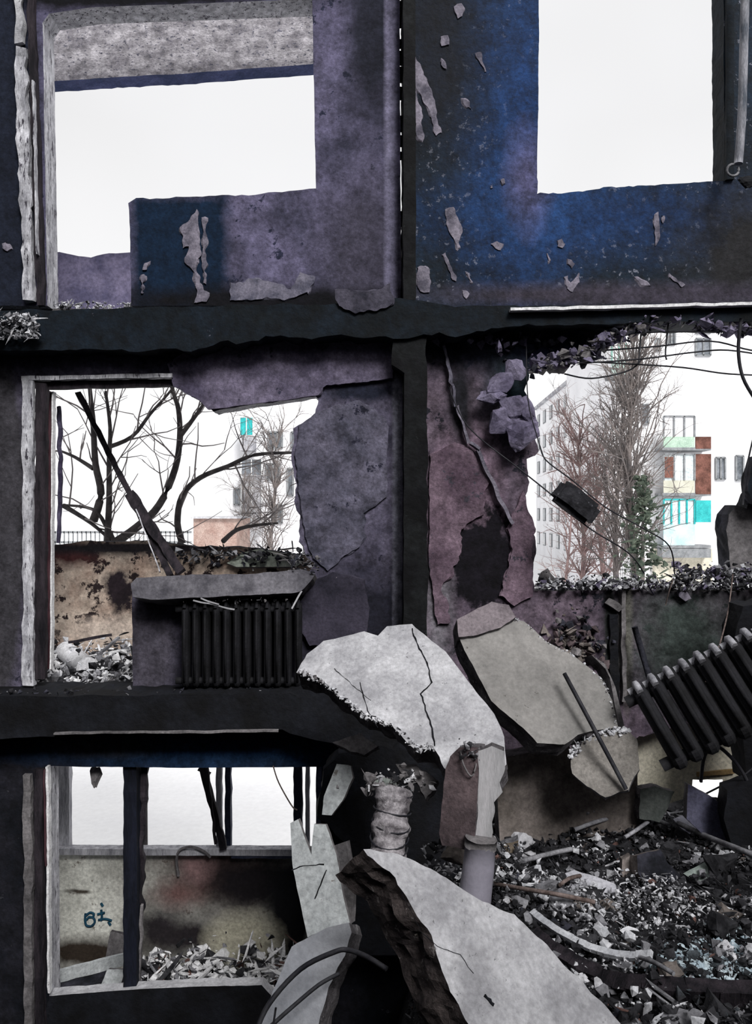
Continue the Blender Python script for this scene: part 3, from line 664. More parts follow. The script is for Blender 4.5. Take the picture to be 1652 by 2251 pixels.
# ================================================================== big fallen slabs
def crack(name, pts, p0, n, w, par):
    bm = bmesh.new(); n = Vector(n).normalized(); p0 = P(*p0)
    q = []
    for (x, y) in pts: q.append(on_plane(x, y, p0, n) + n * .001)
    dense = []
    for i in range(len(q) - 1):
        k = max(2, int((q[i + 1] - q[i]).length / .02))
        for j in range(k): dense.append(q[i].lerp(q[i + 1], j / k) + Vector((R.uniform(-.004, .004), 0, R.uniform(-.003, .003))))
    dense.append(q[-1])
    add_tube(bm, dense, [w * R.uniform(.5, 1.2) for _ in dense], 4)
    return obj(name, bm, M_soot, par)

N1 = (-.15, -.72, .68); A1 = (880, 1540, 4.1)
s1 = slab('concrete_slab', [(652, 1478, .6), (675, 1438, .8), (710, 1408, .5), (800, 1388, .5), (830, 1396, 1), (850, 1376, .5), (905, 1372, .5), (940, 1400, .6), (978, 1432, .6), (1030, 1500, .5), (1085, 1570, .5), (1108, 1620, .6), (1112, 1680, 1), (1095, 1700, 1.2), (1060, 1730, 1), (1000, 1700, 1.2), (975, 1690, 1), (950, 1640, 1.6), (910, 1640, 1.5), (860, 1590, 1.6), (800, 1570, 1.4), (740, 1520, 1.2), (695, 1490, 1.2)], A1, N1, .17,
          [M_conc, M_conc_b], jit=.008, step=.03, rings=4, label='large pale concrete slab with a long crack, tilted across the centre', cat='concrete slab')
crack('crack', [(905, 1382), (918, 1420), (942, 1465), (948, 1500), (925, 1525), (936, 1560), (948, 1600), (955, 1640)], A1, N1, .0045, s1)
crack('crack', [(790, 1500), (800, 1540), (812, 1570), (830, 1600)], A1, N1, .003, s1)
crack('crack', [(735, 1470), (790, 1520), (815, 1540)], A1, N1, .0015, s1)
N2 = (.10, -.78, .62); A2 = (1180, 1500, 4.75)
s2 = slab('concrete_slab', [(1010, 1400, .6), (1060, 1380, .6), (1125, 1362, .8), (1150, 1366, .6), (1200, 1410, .8), (1260, 1440, .8), (1320, 1490, .6), (1345, 1540, .5), (1358, 1600, .5), (1310, 1606, .5), (1270, 1615, .7), (1240, 1635, .8), (1180, 1634, .6), (1150, 1600, .8), (1080, 1540, .8), (1030, 1450, .6)], A2, N2, .16,
          [matb(0.12, 'warm_grey_concrete', (.17, .165, .16), (.24, .232, .225), 2.5, .6, .9, 24, fleck=(.08, .075, .07), fleck_amt=.65, fleck_scale=16, fine=.18), M_conc_b], jit=.007, step=.03, rings=4, label='grey concrete slab leaning behind the cracked slab, rod in front', cat='concrete slab')
slab('concrete_slab', [(1004, 1362, .8), (1080, 1322, .8), (1118, 1330, .8), (1132, 1356, .8), (1100, 1380, .8), (1040, 1396, .8), (1008, 1400, .8)], (1070, 1360, 4.95), (.1, -.8, .6), .14, [mat('mauve_grey_block', (.11, .095, .105), (.18, .155, .17), 4, .5), M_conc_b], jit=.006, step=.025, label='small mauve-grey block resting on top of the grey slab', cat='concrete block')
slab('concrete_slab', [(1256, 1672, .7), (1268, 1640, .7), (1310, 1612, .8), (1375, 1604, .8), (1400, 1625, 1), (1402, 1690, 1), (1380, 1735, 1), (1330, 1750, .8), (1280, 1722, .8), (1258, 1700, .8)], (1325, 1680, 4.55), (-.25, -.9, .35), .2, [mat('tan_grey_concrete', (.15, .14, .13), (.25, .235, .22), 4, .6), M_chipg], jit=.008, step=.025, label='rounded concrete lump with white rim below the grey slab', cat='concrete block')
rimo = bpy.data.objects['concrete_slab.003']
def rim(par, pts, at, n, w, m_):
    q = smooth_path([on_plane(x, y, P(*at), Vector(n).normalized()) - Vector(n).normalized() * .004 for x, y in pts], 8)
    o = chips('white_rim', lambda: R.choice(q) + Vector((R.gauss(0, w * .5), R.gauss(0, w * .2), R.gauss(0, w * .5))), int(len(q) * 9), w * .3, w * 2.6, [m_, M_conc, M_conc_b], [5, 3, 2], par, sticks=.05); o['label'] = 'white crumbling rim'
rim(rimo, [(1260, 1664), (1270, 1642), (1310, 1616), (1345, 1608), (1376, 1607)], (1325, 1680, 4.55), (-.25, -.9, .35), .022, M_chipw)
rim(s2, [(1128, 1364), (1150, 1368), (1200, 1412), (1260, 1443), (1318, 1490), (1334, 1520), (1352, 1590)], A2, N2, .010, M_chipw)
rim(s1, [(660, 1476), (700, 1496), (745, 1526), (800, 1572), (862, 1594), (912, 1640), (950, 1642)], A1, N1, .014, M_chipw)
slab('concrete_slab', [(1090, 1700, .5), (1110, 1665, .5), (1250, 1636, .6), (1262, 1700, .6), (1330, 1760, .7), (1400, 1700, .8), (1404, 1850, .5), (1100, 1880, .3)], (1200, 1750, 5.0), (0, -1, .1), .2, [M_brown, M_conc_b], jit=.008, label='brown stained concrete panel standing behind the rubble heap', cat='concrete panel')
slab('concrete_slab', [(1340, 1490, .6), (1330, 1470, .6), (1300, 1440, .6), (1330, 1460, .6), (1352, 1510, .6), (1372, 1600, .6), (1360, 1604, .4)], (1340, 1520, 4.8), (.3, -.9, .3), .1, [M_conc_d, M_conc_b], jit=.004, label='narrow dark grey sliver behind the right edge of the grey slab', cat='concrete piece')

# big foreground slab: pale face and thick broken side
N5 = (.42, -.62, .66); A5 = (1050, 2050, 2.75)
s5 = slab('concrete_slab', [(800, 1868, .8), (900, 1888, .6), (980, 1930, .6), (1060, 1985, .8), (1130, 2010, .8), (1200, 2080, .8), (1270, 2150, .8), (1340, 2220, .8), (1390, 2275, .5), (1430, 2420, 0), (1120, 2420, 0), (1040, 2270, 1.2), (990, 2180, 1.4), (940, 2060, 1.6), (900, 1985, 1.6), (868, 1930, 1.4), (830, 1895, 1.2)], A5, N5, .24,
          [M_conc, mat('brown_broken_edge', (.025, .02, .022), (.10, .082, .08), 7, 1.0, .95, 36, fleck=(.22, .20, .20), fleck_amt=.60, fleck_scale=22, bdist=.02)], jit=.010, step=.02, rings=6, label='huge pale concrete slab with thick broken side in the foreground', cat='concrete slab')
crack('crack', [(880, 1960), (925, 2050), (960, 2080), (1010, 2100), (1040, 2140)], A5, N5, .0012, s5)
crack('crack', [(1066, 2190), (1075, 2200), (1084, 2210)], A5, N5, .006, s5)
chips('broken_edge', lambda: (lambda t: P(835 + 215 * t + R.gauss(0, 5), 1905 + 370 * t - 60 * math.sin(t * 3.14) * .3 + R.gauss(0, 8), 2.83 - .2 * t))(R.random()), 260, .008, .035, [M_conc_b, M_chipg, M_brown], [4, 2, 2], s5)
# lower left slab
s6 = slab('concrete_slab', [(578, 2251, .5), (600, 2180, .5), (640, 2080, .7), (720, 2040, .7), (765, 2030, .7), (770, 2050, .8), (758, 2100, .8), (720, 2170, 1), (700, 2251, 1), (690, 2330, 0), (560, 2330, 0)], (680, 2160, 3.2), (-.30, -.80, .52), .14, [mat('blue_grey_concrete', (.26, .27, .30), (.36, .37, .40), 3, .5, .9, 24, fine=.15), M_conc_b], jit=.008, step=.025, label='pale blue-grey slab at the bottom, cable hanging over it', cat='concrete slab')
# pale panel sheets left of the big slab
s7 = slab('torn_sheet', [(638, 1810, .5), (655, 1802, .4), (672, 1850, .5), (684, 1880, .5), (690, 1812, .4), (716, 1812, .5), (740, 1880, .5), (752, 1960, .5), (770, 2035, .6), (700, 2050, .6), (675, 2062, .5), (660, 1990, .5), (642, 1900, .4)], (700, 1930, 3.9), (-.2, -.95, .25), .03, [M_cloth, M_conc_d], jit=.005, step=.025, label='pale grey torn sheet standing left of the foreground slab', cat='panel')
crack('crack', [(640, 1912), (668, 1902), (712, 1900)], (700, 1930, 3.9), (-.2, -.95, .25), .003, s7)
crack('crack', [(716, 1912), (704, 1945), (692, 1975)], (700, 1930, 3.9), (-.2, -.95, .25), .003, s7)
slab('torn_sheet', [(730, 1860, .5), (760, 1850, .5), (775, 1930, .5), (772, 2030, .5), (750, 1960, .5)], (750, 1950, 4.0), (-.6, -.8, .1), .03, [M_conc_d, M_conc_d], jit=.004, label='darker sheet behind the pale torn sheet', cat='panel')
slab('torn_sheet', [(740, 1680, .6), (770, 1684, .6), (774, 1710, .5), (752, 1760, .5), (728, 1792, .6), (708, 1790, .6), (712, 1750, .5), (730, 1705, .5)], (740, 1740, 4.6), (-.2, -.9, .3), .04, [M_cloth, M_conc_d], jit=.005, step=.02, label='small pale shard hanging below the cracked slab', cat='panel')
# dark debris under slab 1
slab('concrete_shard', [(730, 1632), (790, 1610), (830, 1640), (800, 1660), (770, 1650)], (780, 1635, 4.7), (-.2, -.8, .5), .06, [M_conc_d, M_conc_b], jit=.008, step=.02, label='dim grey shard under the left edge of the cracked slab', cat='concrete piece')
slab('concrete_shard', [(700, 1800, 1), (706, 1690, 1), (760, 1650, 1), (880, 1640, 1), (1000, 1720, 1), (1010, 1900, 0), (1000, 2100, 0), (760, 2100, 0), (760, 1860, 1)], (850, 1800, 5.3), FRONT, .2, [M_soot, M_soot], jit=.02, label='black burnt wall remnant behind the wrapped pipe', cat='wall piece')

# wrapped pipe
def lathe_pipe(name, pts, rads, m_, sides=16, par=None, jit=.003, **kw):
    bm = bmesh.new(); add_tube(bm, pts, rads, sides)
    for v in bm.verts: v.co += Vector((nz(v.co, 30), nz(v.co, 30, 7), nz(v.co, 30, 3))) * jit
    return obj(name, bm, m_, par, smooth=False, **kw)
wpz = empty('wrapped_pipe', P(852, 1885, 3.75), 'wire-bound plaster-wrapped pipe standing between the cracked slab and the foreground slab', 'pipe')
k_ = 40; pts_ = [P(866, 1735, 3.85).lerp(P(850, 1895, 3.7), i / k_) for i in range(k_ + 1)]
lathe_pipe('wrapping', pts_, [.082 + .003 * math.sin(i * 1.3) + .007 * math.sin(i * .37) for i in range(k_ + 1)], M_corr, 20, wpz, .012)
for j in range(5):
    t0 = .1 + j * .19; bm = bmesh.new(); pp = []
    ax = (pts_[-1] - pts_[0])
    for i in range(17):
        a = i / 16 * 2 * math.pi; c = pts_[0] + ax * (t0 + .06 * math.sin(a + j))
        pp.append(c + Vector((math.cos(a) * .090, math.sin(a) * .090, 0)))
    add_tube(bm, pp, .004, 5); obj('binding_wire', bm, M_wire, wpz)
chips('crumbs', lambda: P(R.gauss(870, 40), R.gauss(1722, 16), R.uniform(3.85, 4.05)), 130, .02, .08, [M_conc, M_conc_d, M_chipd], [3, 4, 4], wpz)
slab('concrete_shard', [(822, 1720), (838, 1710), (872, 1716), (868, 1742), (846, 1775), (826, 1760)], (845, 1740, 3.95), (-.2, -.9, .3), .06, [mat('greenish_shard', (.13, .15, .14), (.24, .26, .25), 5, .5), M_conc_d], jit=.004, step=.02, label='pale greenish shard at the head of the wrapped pipe', cat='concrete piece')
slab('concrete_shard', [(870, 1680), (910, 1682), (960, 1715), (935, 1758), (915, 1720), (880, 1700)], (915, 1710, 4.05), (-.2, -.8, .5), .06, [M_conc_d, M_conc_b], jit=.01, step=.02, label='jagged shard wedged under the tip of the cracked slab', cat='concrete piece')
# reddish brick-like slab and white pipe
rb = slab('concrete_shard', [(978, 1690, .8), (988, 1662, .8), (1010, 1645, .8), (1048, 1644, .8), (1052, 1700, .6), (1046, 1800, .8), (1040, 1870, .8), (970, 1860, .8), (965, 1830, .6), (974, 1740, .6)], (1010, 1750, 3.58), (-.45, -.88, .1), .10, [M_pink, M_conc_b], jit=.007, step=.02, label='reddish brown broken block standing left of the white pipe', cat='concrete block')
lump2 = chunk('rubble_block', P(1000, 1880, 3.8), (.18, .14, .16), M_brown, label='brown lump at the foot of the reddish block', cat='rubble')
vp = empty('vent_pipe', P(1048, 1985, 3.5), 'pale round pipe standing under the tip of the cracked slab', 'pipe')
M_pipe = mat('pale_asbestos_pipe', (.30, .30, .31), (.46, .45, .47), 4, .4, .8, 30, stretch=(3, 3, .5), fine=.15)
lathe_pipe('pipe', [P(1056, 1850, 3.52), P(1052, 1900, 3.5), P(1040, 2000, 3.48), P(1034, 2050, 3.46)], [.066, .068, .072, .074], mat('violet_grey_pipe', (.20, .19, .23), (.26, .25, .30), 4, .2, .6, 30, fine=.08), 20, vp, .001)
lathe_pipe('collar', [P(1057, 1842, 3.52), P(1055, 1862, 3.52)], [.070, .071], M_conc_d, 20, vp, .003)
slab('plaster_coat', [(1052, 1652, .8), (1080, 1640, .6), (1108, 1650, .6), (1112, 1690, 1), (1098, 1720, 1.8), (1100, 1740, 1.8), (1080, 1762, 1.8), (1080, 1840, .5), (1078, 1858, .4), (1030, 1858, .4), (1034, 1790, .8), (1042, 1700, .6)], (1060, 1750, 3.55), (-.15, -.98, .05), .07, [M_pipe, M_conc_b], vp, jit=.006, step=.02, bulge=.01)
wire('loose_wire', [(1012, 1650, 3.6), (1018, 1680, 3.56), (1034, 1706, 3.55), (1044, 1690, 3.55), (1050, 1650, 3.6)], .004, M_conc_d, label='thin bent wire at the torn head of the pale pipe', cat='wire')
chips('torn_lath', along([(1012, 1640), (1050, 1660)], 8, 10, 3.55, 3.62), 60, .01, .04, [M_chipd, M_chipg], [3, 2], label='torn lath and crumbs at the head of the pale pipe', cat='rubble')

# rod in front of grey slab, wires, cables
wire('steel_rod', [(1240, 1480, 4.66), (1308, 1608, 4.5), (1375, 1735, 4.45)], .013, M_wire, k=2, label='straight black rod leaning across the grey slab', cat='rod')
wire('cable', [(560, 2275, 2.9), (592, 2205, 2.95), (660, 2130, 3.0), (735, 2092, 3.0), (765, 2088, 3.0), (805, 2102, 2.95), (850, 2130, 2.9)], .010, M_wire, label='thick black cable arching over the blue-grey slab', cat='cable')
wire('cable', [(590, 2260, 2.95), (640, 2215, 3.0), (700, 2165, 3.05), (745, 2140, 3.1)], .008, M_wire, label='thinner black cable crossing the lower blue-grey slab', cat='cable')
wire('wire', [(606, 2215, 2.9), (600, 2260, 2.9), (604, 2290, 2.9)], .004, M_wire, label='short drooping wire at the bottom edge of the blue-grey slab', cat='wire')
wire('wire', [(600, 1684, 5.6), (612, 1720, 5.5), (640, 1770, 5.3), (652, 1780, 5.2)], .005, M_rust, label='thin wire hanging across the right lower window', cat='wire')
# strung lamp-like block between two wires
wire('wire', [(985, 850, 5.6), (1030, 940, 5.58), (1140, 1030, 5.5), (1212, 1088, 5.35), (1290, 1158, 5.3), (1380, 1215, 5.4), (1415, 1260, 5.6)], .005, M_wire, label='lower wire running under the hanging dark block', cat='wire')
wire('wire', [(1186, 980, 5.6), (1200, 1012, 5.5), (1260, 1058, 5.35), (1330, 1115, 5.3), (1410, 1160, 5.35), (1470, 1200, 5.5), (1482, 1262, 5.7)], .005, M_wire, label='upper wire running over the hanging dark block', cat='wire')
wire('wire', [(1156, 760, 5.5), (1160, 880, 5.48), (1180, 960, 5.5), (1196, 1010, 5.5)], .004, M_wire, label='wire dropping down the broken pier edge', cat='wire')
hb_c = P(1265, 1105, 5.3); ang = math.atan2(-(1140 - 1070), 90)
hb = chunk('hanging_block', hb_c, (.40, .17, .235), mat('black_brick', (.004, .004, .006), (.03, .03, .036), 9, 1, .8, 30, fleck=(.14, .14, .16), fleck_amt=.64, fleck_scale=30), rot=Matrix.Rotation(.66, 3, 'Y'), flat=1.0, npt=4, sub=False, label='dark rough block hanging between two wires in the middle right opening', cat='block')
# replace the hull by a proper rough block
bm = bmesh.new(); add_box(bm, (0, 0, 0), (.31, .13, .16)); bmesh.ops.bevel(bm, geom=bm.edges[:], offset=.03, segments=2, affect='EDGES')
bmesh.ops.subdivide_edges(bm, edges=bm.edges, cuts=2, use_grid_fill=True)
for v in bm.verts: v.co += v.co.normalized() * (nz(v.co, 14) * .012 + nz(v.co, 40) * .006)
bm.to_mesh(hb.data); bm.free(); hb.location = hb_c; hb.rotation_euler = (0, .66, 0)
# wire net over the right opening
nets = [[(1160, 798, 5.6), (1300, 797, 5.5), (1420, 788, 5.45), (1520, 775, 5.5), (1600, 770, 5.6), (1700, 785, 5.6)],
        [(1290, 795, 5.6), (1380, 800, 5.5), (1500, 808, 5.45), (1600, 822, 5.5), (1720, 826, 5.5)],
        [(1310, 735, 5.7), (1400, 732, 5.6), (1520, 728, 5.55), (1700, 730, 5.6)],
        [(1330, 770, 5.65), (1440, 762, 5.55), (1560, 750, 5.5), (1650, 770, 5.5), (1720, 772, 5.5)],
        [(1240, 822, 5.6), (1300, 832, 5.5), (1380, 815, 5.5), (1410, 790, 5.5)],
        [(1628, 700, 5.4), (1622, 770, 5.4), (1632, 830, 5.4), (1660, 880, 5.4)],
        [(1660, 940, 5.4), (1640, 1030, 5.4), (1632, 1110, 5.4)],
        [(1410, 700, 5.6), (1406, 760, 5.55), (1402, 800, 5.5)], [(1470, 695, 5.6), (1462, 770, 5.55), (1464, 790, 5.5)]]
NL = ['longest nearly level thin wire across the middle right opening, starting at the pier', 'second thin wire, sloping gently down to the right under the first', 'topmost thin wire close under the ragged concrete', 'thin wire arching just under the topmost wire', 'short sagging wire end at the left below the strung wires', '', '', 'left one of two short upright wires tying the strung wires', 'right one of two short upright wires tying the strung wires']
for i, q in enumerate(nets):
    wire('rebar_wire', q, (.006 if i != 5 else .012), M_wire, label=NL[i] if i != 5 and i != 6 else ('thick dark cable hanging down at the right edge' if i == 5 else 'thin dark cable curving beside the far white wall at the right edge'), cat='wire', group='wires across the middle right opening' if i not in (5, 6) else None)
wire('wire', [(1610, 1262, 5.5), (1600, 1340, 5.3), (1580, 1420, 4.6), (1550, 1500, 4.4)], .005, M_rust, label='rusty wire drooping from the right sill to the tilted radiator', cat='wire')
wire('wire', [(1480, 1270, 5.6), (1470, 1300, 5.6), (1462, 1330, 5.65)], .004, M_rust, label='short rusty wire on the face below the right sill', cat='wire')
wire('pipe_stub', [(1394, 1378, 5.62), (1412, 1440, 5.6), (1436, 1520, 5.5)], .022, M_soot2, k=2, sides=10, label='dark pipe stub leaning on the wall below the right sill', cat='pipe')
wire('cable', [(1540, 1718, 4.7), (1548, 1660, 4.6), (1572, 1640, 4.55), (1606, 1665, 4.6), (1635, 1705, 4.6), (1660, 1760, 4.6)], .011, M_wire, label='black cable looped below the tilted radiator', cat='cable')
wire('cable', [(1700, 1640, 4.8), (1640, 1700, 4.8), (1580, 1730, 4.8), (1500, 1770, 4.9)], .006, M_wire, label='thin cable crossing the cream wall at the right edge', cat='cable')

# bent pale strip on lower parapet
wire('bent_strip', [(392, 1925, 7.16), (388, 1890, 7.12), (396, 1868, 7.06), (420, 1862, 7.06), (445, 1870, 7.06), (462, 1884, 7.08)], .013, M_conc_d, sides=6, label='bent pale strip hooked over the lower loggia sill', cat='strip')
chunk('hanging_rag', P(211, 1706, 5.88), (.11, .06, .26), M_conc_d, rot=Matrix.Identity(3), label='grey rag hanging from the lintel in the lower left window', cat='rag')

# ------------------------------------------------------------------ loggia contents
chips('loggia_rubble', lambda: Vector((R.uniform(-2.75, -1.6), R.uniform(5.9, 7.1), 0)) + Vector((0, 0, zrel(-1.31 + abs(R.gauss(0, .09))))), 1500, .02, .13, [M_chipw, M_chipg, M_chipd, M_white2], [5, 3, 4, 3], label='white and dark rubble covering the middle loggia floor', cat='rubble')
lathe_pipe('plastic_drum', [P(142, 1430, 6.5), P(190, 1466, 6.2)], [.075, .08], mat('white_roll', (.6, .6, .63), (.7, .7, .72), 3, .2, .5), 18, label='white cylinder lying in the middle loggia rubble', cat='cylinder')
board('lath', P(150, 1412, 6.3), P(245, 1396, 6.5), .02, .02, M_darkwood, side=Vector((0, 0, 1)), label='dark lath across the middle loggia rubble', cat='lath')
board('lath', P(215, 1440, 6.1), P(262, 1402, 6.4), .02, .02, M_chipg, side=Vector((0, 0, 1)), label='pale lath tilted in the middle loggia rubble', cat='lath')
chips('loggia_rubble', lambda: Vector((R.uniform(-2.0, -.6), R.uniform(6.2, 7.05), 0)) + Vector((0, 0, zrel(-3.98 + abs(R.gauss(0, .11))))), 1500, .03, .17, [M_white2, M_chipg, M_chipd, M_chipbr], [9, 3, 3, .5], sticks=.35, label='white broken pieces heaped against the scorched lower parapet', cat='rubble')
board('plank', P(110, 2150, 6.0), P(285, 2105, 6.5), .09, .03, M_cloth, side=Vector((0, 0, 1)), label='pale plank sloping across the lower left door opening', cat='plank')
slab('concrete_shard', [(232, 2105), (243, 2048), (285, 2055), (285, 2110)], (260, 2080, 6.6), (-.2, -1, .2), .04, [M_conc_d, M_conc_b], jit=.008, step=.03, label='grey broken panel leaning behind the sloping plank', cat='panel')
slab('concrete_shard', [(218, 2176), (236, 2130), (276, 2132), (262, 2172)], (245, 2150, 6.1), (-.2, -1, .3), .04, [M_cloth, M_conc_b], jit=.004, step=.03, label='pale square shard below the sloping plank', cat='panel')
# leaning planks in the middle opening
lp = empty('broken_plank', P(390, 1262, 6.0), 'long dark broken plank leaning across the middle left opening', 'plank')
board('plank', P(172, 864, 6.9), P(376, 1266, 5.75), .045, .03, M_darkwood, lp, jit=.006, seg=24)
board('split_plank', P(284, 1086, 6.1), P(398, 1258, 5.75), .07, .03, M_darkwood, lp, jit=.010, seg=16)
board('pale_edge', P(300, 1120, 6.0), P(352, 1258, 5.72), .008, .02, M_white, lp, jit=.003, seg=12, label='pale split edge')
# pale greenish trough on the far parapet
slab('gutter_panel', [(498, 1238, .5), (530, 1216, .5), (570, 1206, .5), (640, 1220, .5), (665, 1236, .5), (650, 1246, .5), (520, 1246, .5)], (580, 1230, 7.15), (0, -.9, .5), .03, [mat('pale_green_sheet', (.36, .40, .34), (.5, .54, .48), 3, .2), M_conc_d], jit=.004, label='pale greenish sheet lying behind the window sill', cat='sheet')
chips('sill_rubble', lambda: P(R.gauss(665, 22), R.gauss(1240, 14), R.uniform(5.5, 5.9)), 120, .015, .06, [M_soot2, M_chipg, M_conc_d], [3, 2, 3], sticks=.5, label='dark splinters at the right end of the grey window sill', cat='rubble')
chips('parapet_rubble', lambda: P(R.uniform(380, 660), R.gauss(1222, 9), R.uniform(7.0, 7.2)), 200, .03, .10, [M_soot2, M_chipg, M_chipw, M_chipd], [3, 2, 1, 3], label='burnt crumbs along the top of the middle parapet', cat='rubble')
chips('slab_rubble', lambda: P(R.uniform(-20, 620), 1528 - abs(R.gauss(0, 6)), R.uniform(5.48, 5.75)), 260, .015, .06, [M_soot2, M_chipd, M_chipg], [4, 5, 1], label='sooty crumbs along the edge of the middle floor slab', cat='rubble')
# ================================================================== right-hand rubble heap
def hz(x, y):
    z = -1.80 - .085 * (y - 2.6) + .09 * nz((x, y, 0), 1.3, 4) + .05 * nz((x, y, 0), 4, 2)
    e = x - (.62 + .10 * (y - 4))
    if e < 0: z -= 1.9 * min(1, (-e / .75)) ** 1.3
    return zrel(z)
bm = bmesh.new(); nx, ny = 110, 110
gv = [[bm.verts.new((-1.9 + 5.9 * i / nx, .6 + 5.1 * j / ny, hz(-1.9 + 5.9 * i / nx, .6 + 5.1 * j / ny) + R.uniform(-.012, .012))) for i in range(nx + 1)] for j in range(ny + 1)]
for j in range(ny):
    for i in range(nx): bm.faces.new((gv[j][i], gv[j][i + 1], gv[j + 1][i + 1], gv[j + 1][i]))
M_earth = mat('black_ash_rubble', (.010, .010, .012), (.035, .035, .040), 9, 1, .95, 40, fleck=(.20, .20, .22), fleck_amt=.62, fleck_scale=22, bdist=.02, patches=[(1600, 2120, 2.9, 150, 60, (.18, .22, .25), .5, 1.2)])
heap = obj('rubble_heap', bm, M_earth, label='black ash and rubble heap filling the lower right', cat='rubble', kind='stuff')
def onheap(px, py):
    d = P(px, py, 1) - CAM; t = 2.0
    while t < 6.5:
        q = CAM + d * t
        if q.z <= hz(q.x, q.y): return q
        t += .01
    return CAM + d * 5.2
def heap_pt(x0=.2, x1=3.5, y0=2.0, y1=5.4, up=.02):
    def f():
        for _ in range(20):
            x = R.uniform(x0, x1); y = R.uniform(y0, y1)
            if x < y * .64: return Vector((x, y, hz(x, y) + R.uniform(-.01, up)))
        return None
    return f
def clump_pt(th, sg, s_=2.6, **k):
    g_ = heap_pt(**k)
    def f():
        for _ in range(12):
            p = g_()
            if p is not None and sg * nz(p, s_, 11) > th: return p
        return None
    return f
chips('rubble_crumbs', heap_pt(up=.05), 11500, .012, .075, [M_chipg, M_chipd, M_chipbr, M_earth], [1.6, 8, .35, 4], heap, sticks=.12)
chips('rubble_crumbs', clump_pt(.10, 1, up=.07), 4600, .010, .085, [M_chipw, M_chipg, M_chipd], [5, 3, 3], heap, sticks=.15)
chips('rubble_crumbs', lambda: (lambda q: q)(onheap(R.gauss(1570, 75), R.gauss(2120, 28)) + Vector((0, 0, .02))), 700, .01, .05, [mat('blue_white_plaster_bits', (.30, .38, .44), (.5, .58, .62), 8, .5), M_chipd], [4, 1], heap, sticks=.1)
chips('rubble_crumbs', heap_pt(-1.4, .9, 1.9, 5.2, .03), 2500, .02, .09, [M_chipd, M_soot2, M_chipg], [7, 5, .6], heap, sticks=.1)
chips('rubble_crumbs', lambda: P(R.uniform(930, 1150), R.uniform(1850, 1990), R.uniform(3.9, 4.2)), 500, .015, .07, [M_chipw, M_chipg, M_chipd], [3, 4, 5], heap)
chips('rubble_crumbs', heap_pt(.8, 1.6, 3.6, 4.4, .08), 1600, .008, .04, [M_chipw, M_chipg], [4, 3], heap, sticks=.1)
# single stones of the heap
GR = 'loose stones lying on the rubble heap'
protos = []
for k in range(6):
    for (m_, nm) in ((M_chipg, 'grey'), (M_chipd, 'black'), (M_conc, 'pale'), (M_brown, 'brown')):
        o = chunk('stone', (0, 0, 0), 1.0, m_, flat=.6, npt=13, recenter=False, rot=Matrix.Identity(3))
        protos.append([o, nm, False])
for i in range(110):
    pr = R.choices(protos, [{'grey': 3, 'black': 4, 'pale': 1.2, 'brown': .6}[q[1]] for q in protos])[0]
    if i < len(protos): pr = protos[i]
    p = heap_pt(.5, 2.6, 2.4, 5.0)()
    if pr[2]: o = pr[0].copy(); COL.objects.link(o)
    else: o = pr[0]; pr[2] = True
    s = .07 + .16 * R.random() ** 2
    o.location = p + Vector((0, 0, s * .1)); o.scale = (s, s * R.uniform(.7, 1.1), s * R.uniform(.7, 1.2)); o.rotation_euler = (R.gauss(0, .4), R.gauss(0, .4), R.uniform(0, 6.3))
    tag(o, 'loose broken %s stone lying among others on the black rubble heap' % pr[1], 'stone', '%s %s' % (pr[1], GR))

# named pieces on the heap
def heapslab(name, poly, n, thick, mats, label, cat, lift=.03, **kw):
    cx = sum(q[0] for q in poly) / len(poly); cy = sum(q[1] for q in poly) / len(poly)
    p0 = onheap(cx, cy) + Vector((0, -.05, lift + .09)); n = Vector(n).normalized()
    bm = bmesh.new(); add_slab(bm, poly, p0, n, thick, kw.get('jit', .006), .02, 2)
    bmesh.ops.recalc_face_normals(bm, faces=bm.faces)
    return obj(name, bm, mats, label=label, cat=cat)
heapslab('concrete_piece', [(1212, 1945), (1230, 1922), (1262, 1912), (1310, 1930), (1350, 1945), (1355, 1965), (1330, 1980), (1280, 1972), (1235, 1968)], (0, -.5, .85), .05, [mat('light_shard', (.30, .30, .33), (.42, .42, .46), 6, .4), M_chipg], 'pale flat shard in the middle of the rubble heap', 'concrete piece', .08)
heapslab('concrete_piece', [(1478, 1800), (1500, 1790), (1575, 1805), (1560, 1820), (1515, 1832), (1490, 1815)], (0, -.35, .9), .04, [mat('lilac_shard', (.24, .24, .30), (.36, .36, .42), 6, .4), M_chipg], 'pale lilac flat shard near the back right of the heap', 'concrete piece', .05)
heapslab('concrete_piece', [(1362, 2045), (1380, 2036), (1400, 2042), (1412, 2060), (1402, 2068), (1380, 2062)], (0, -.5, .85), .03, [M_chipw, M_chipg], 'small oval white shard right of the rusty bar', 'concrete piece', .04, jit=.003)
heapslab('concrete_piece', [(1500, 1920), (1540, 1900), (1562, 1888), (1565, 1925), (1530, 1940)], (-.3, -.6, .7), .03, [mat('green_grey_shard', (.14, .17, .16), (.24, .28, .26), 6, .4), M_chipg], 'greenish grey shard at the right of the heap', 'concrete piece', .05)
heapslab('concrete_piece', [(1196, 1800), (1210, 1782), (1232, 1784), (1240, 1810), (1232, 1845), (1205, 1850)], (-.2, -.9, .4), .08, [mat('grey_green_block', (.12, .13, .12), (.24, .25, .23), 6, .5), M_chipg], 'upright greyish block at the back left of the heap', 'concrete piece', .08)
heapslab('concrete_piece', [(1190, 1780), (1210, 1770), (1238, 1776), (1236, 1786), (1212, 1784), (1194, 1796)], (0, -.7, .7), .03, [M_lump, M_chipg], 'bluish curved cap on the upright greyish block', 'concrete piece', .16, jit=.003)
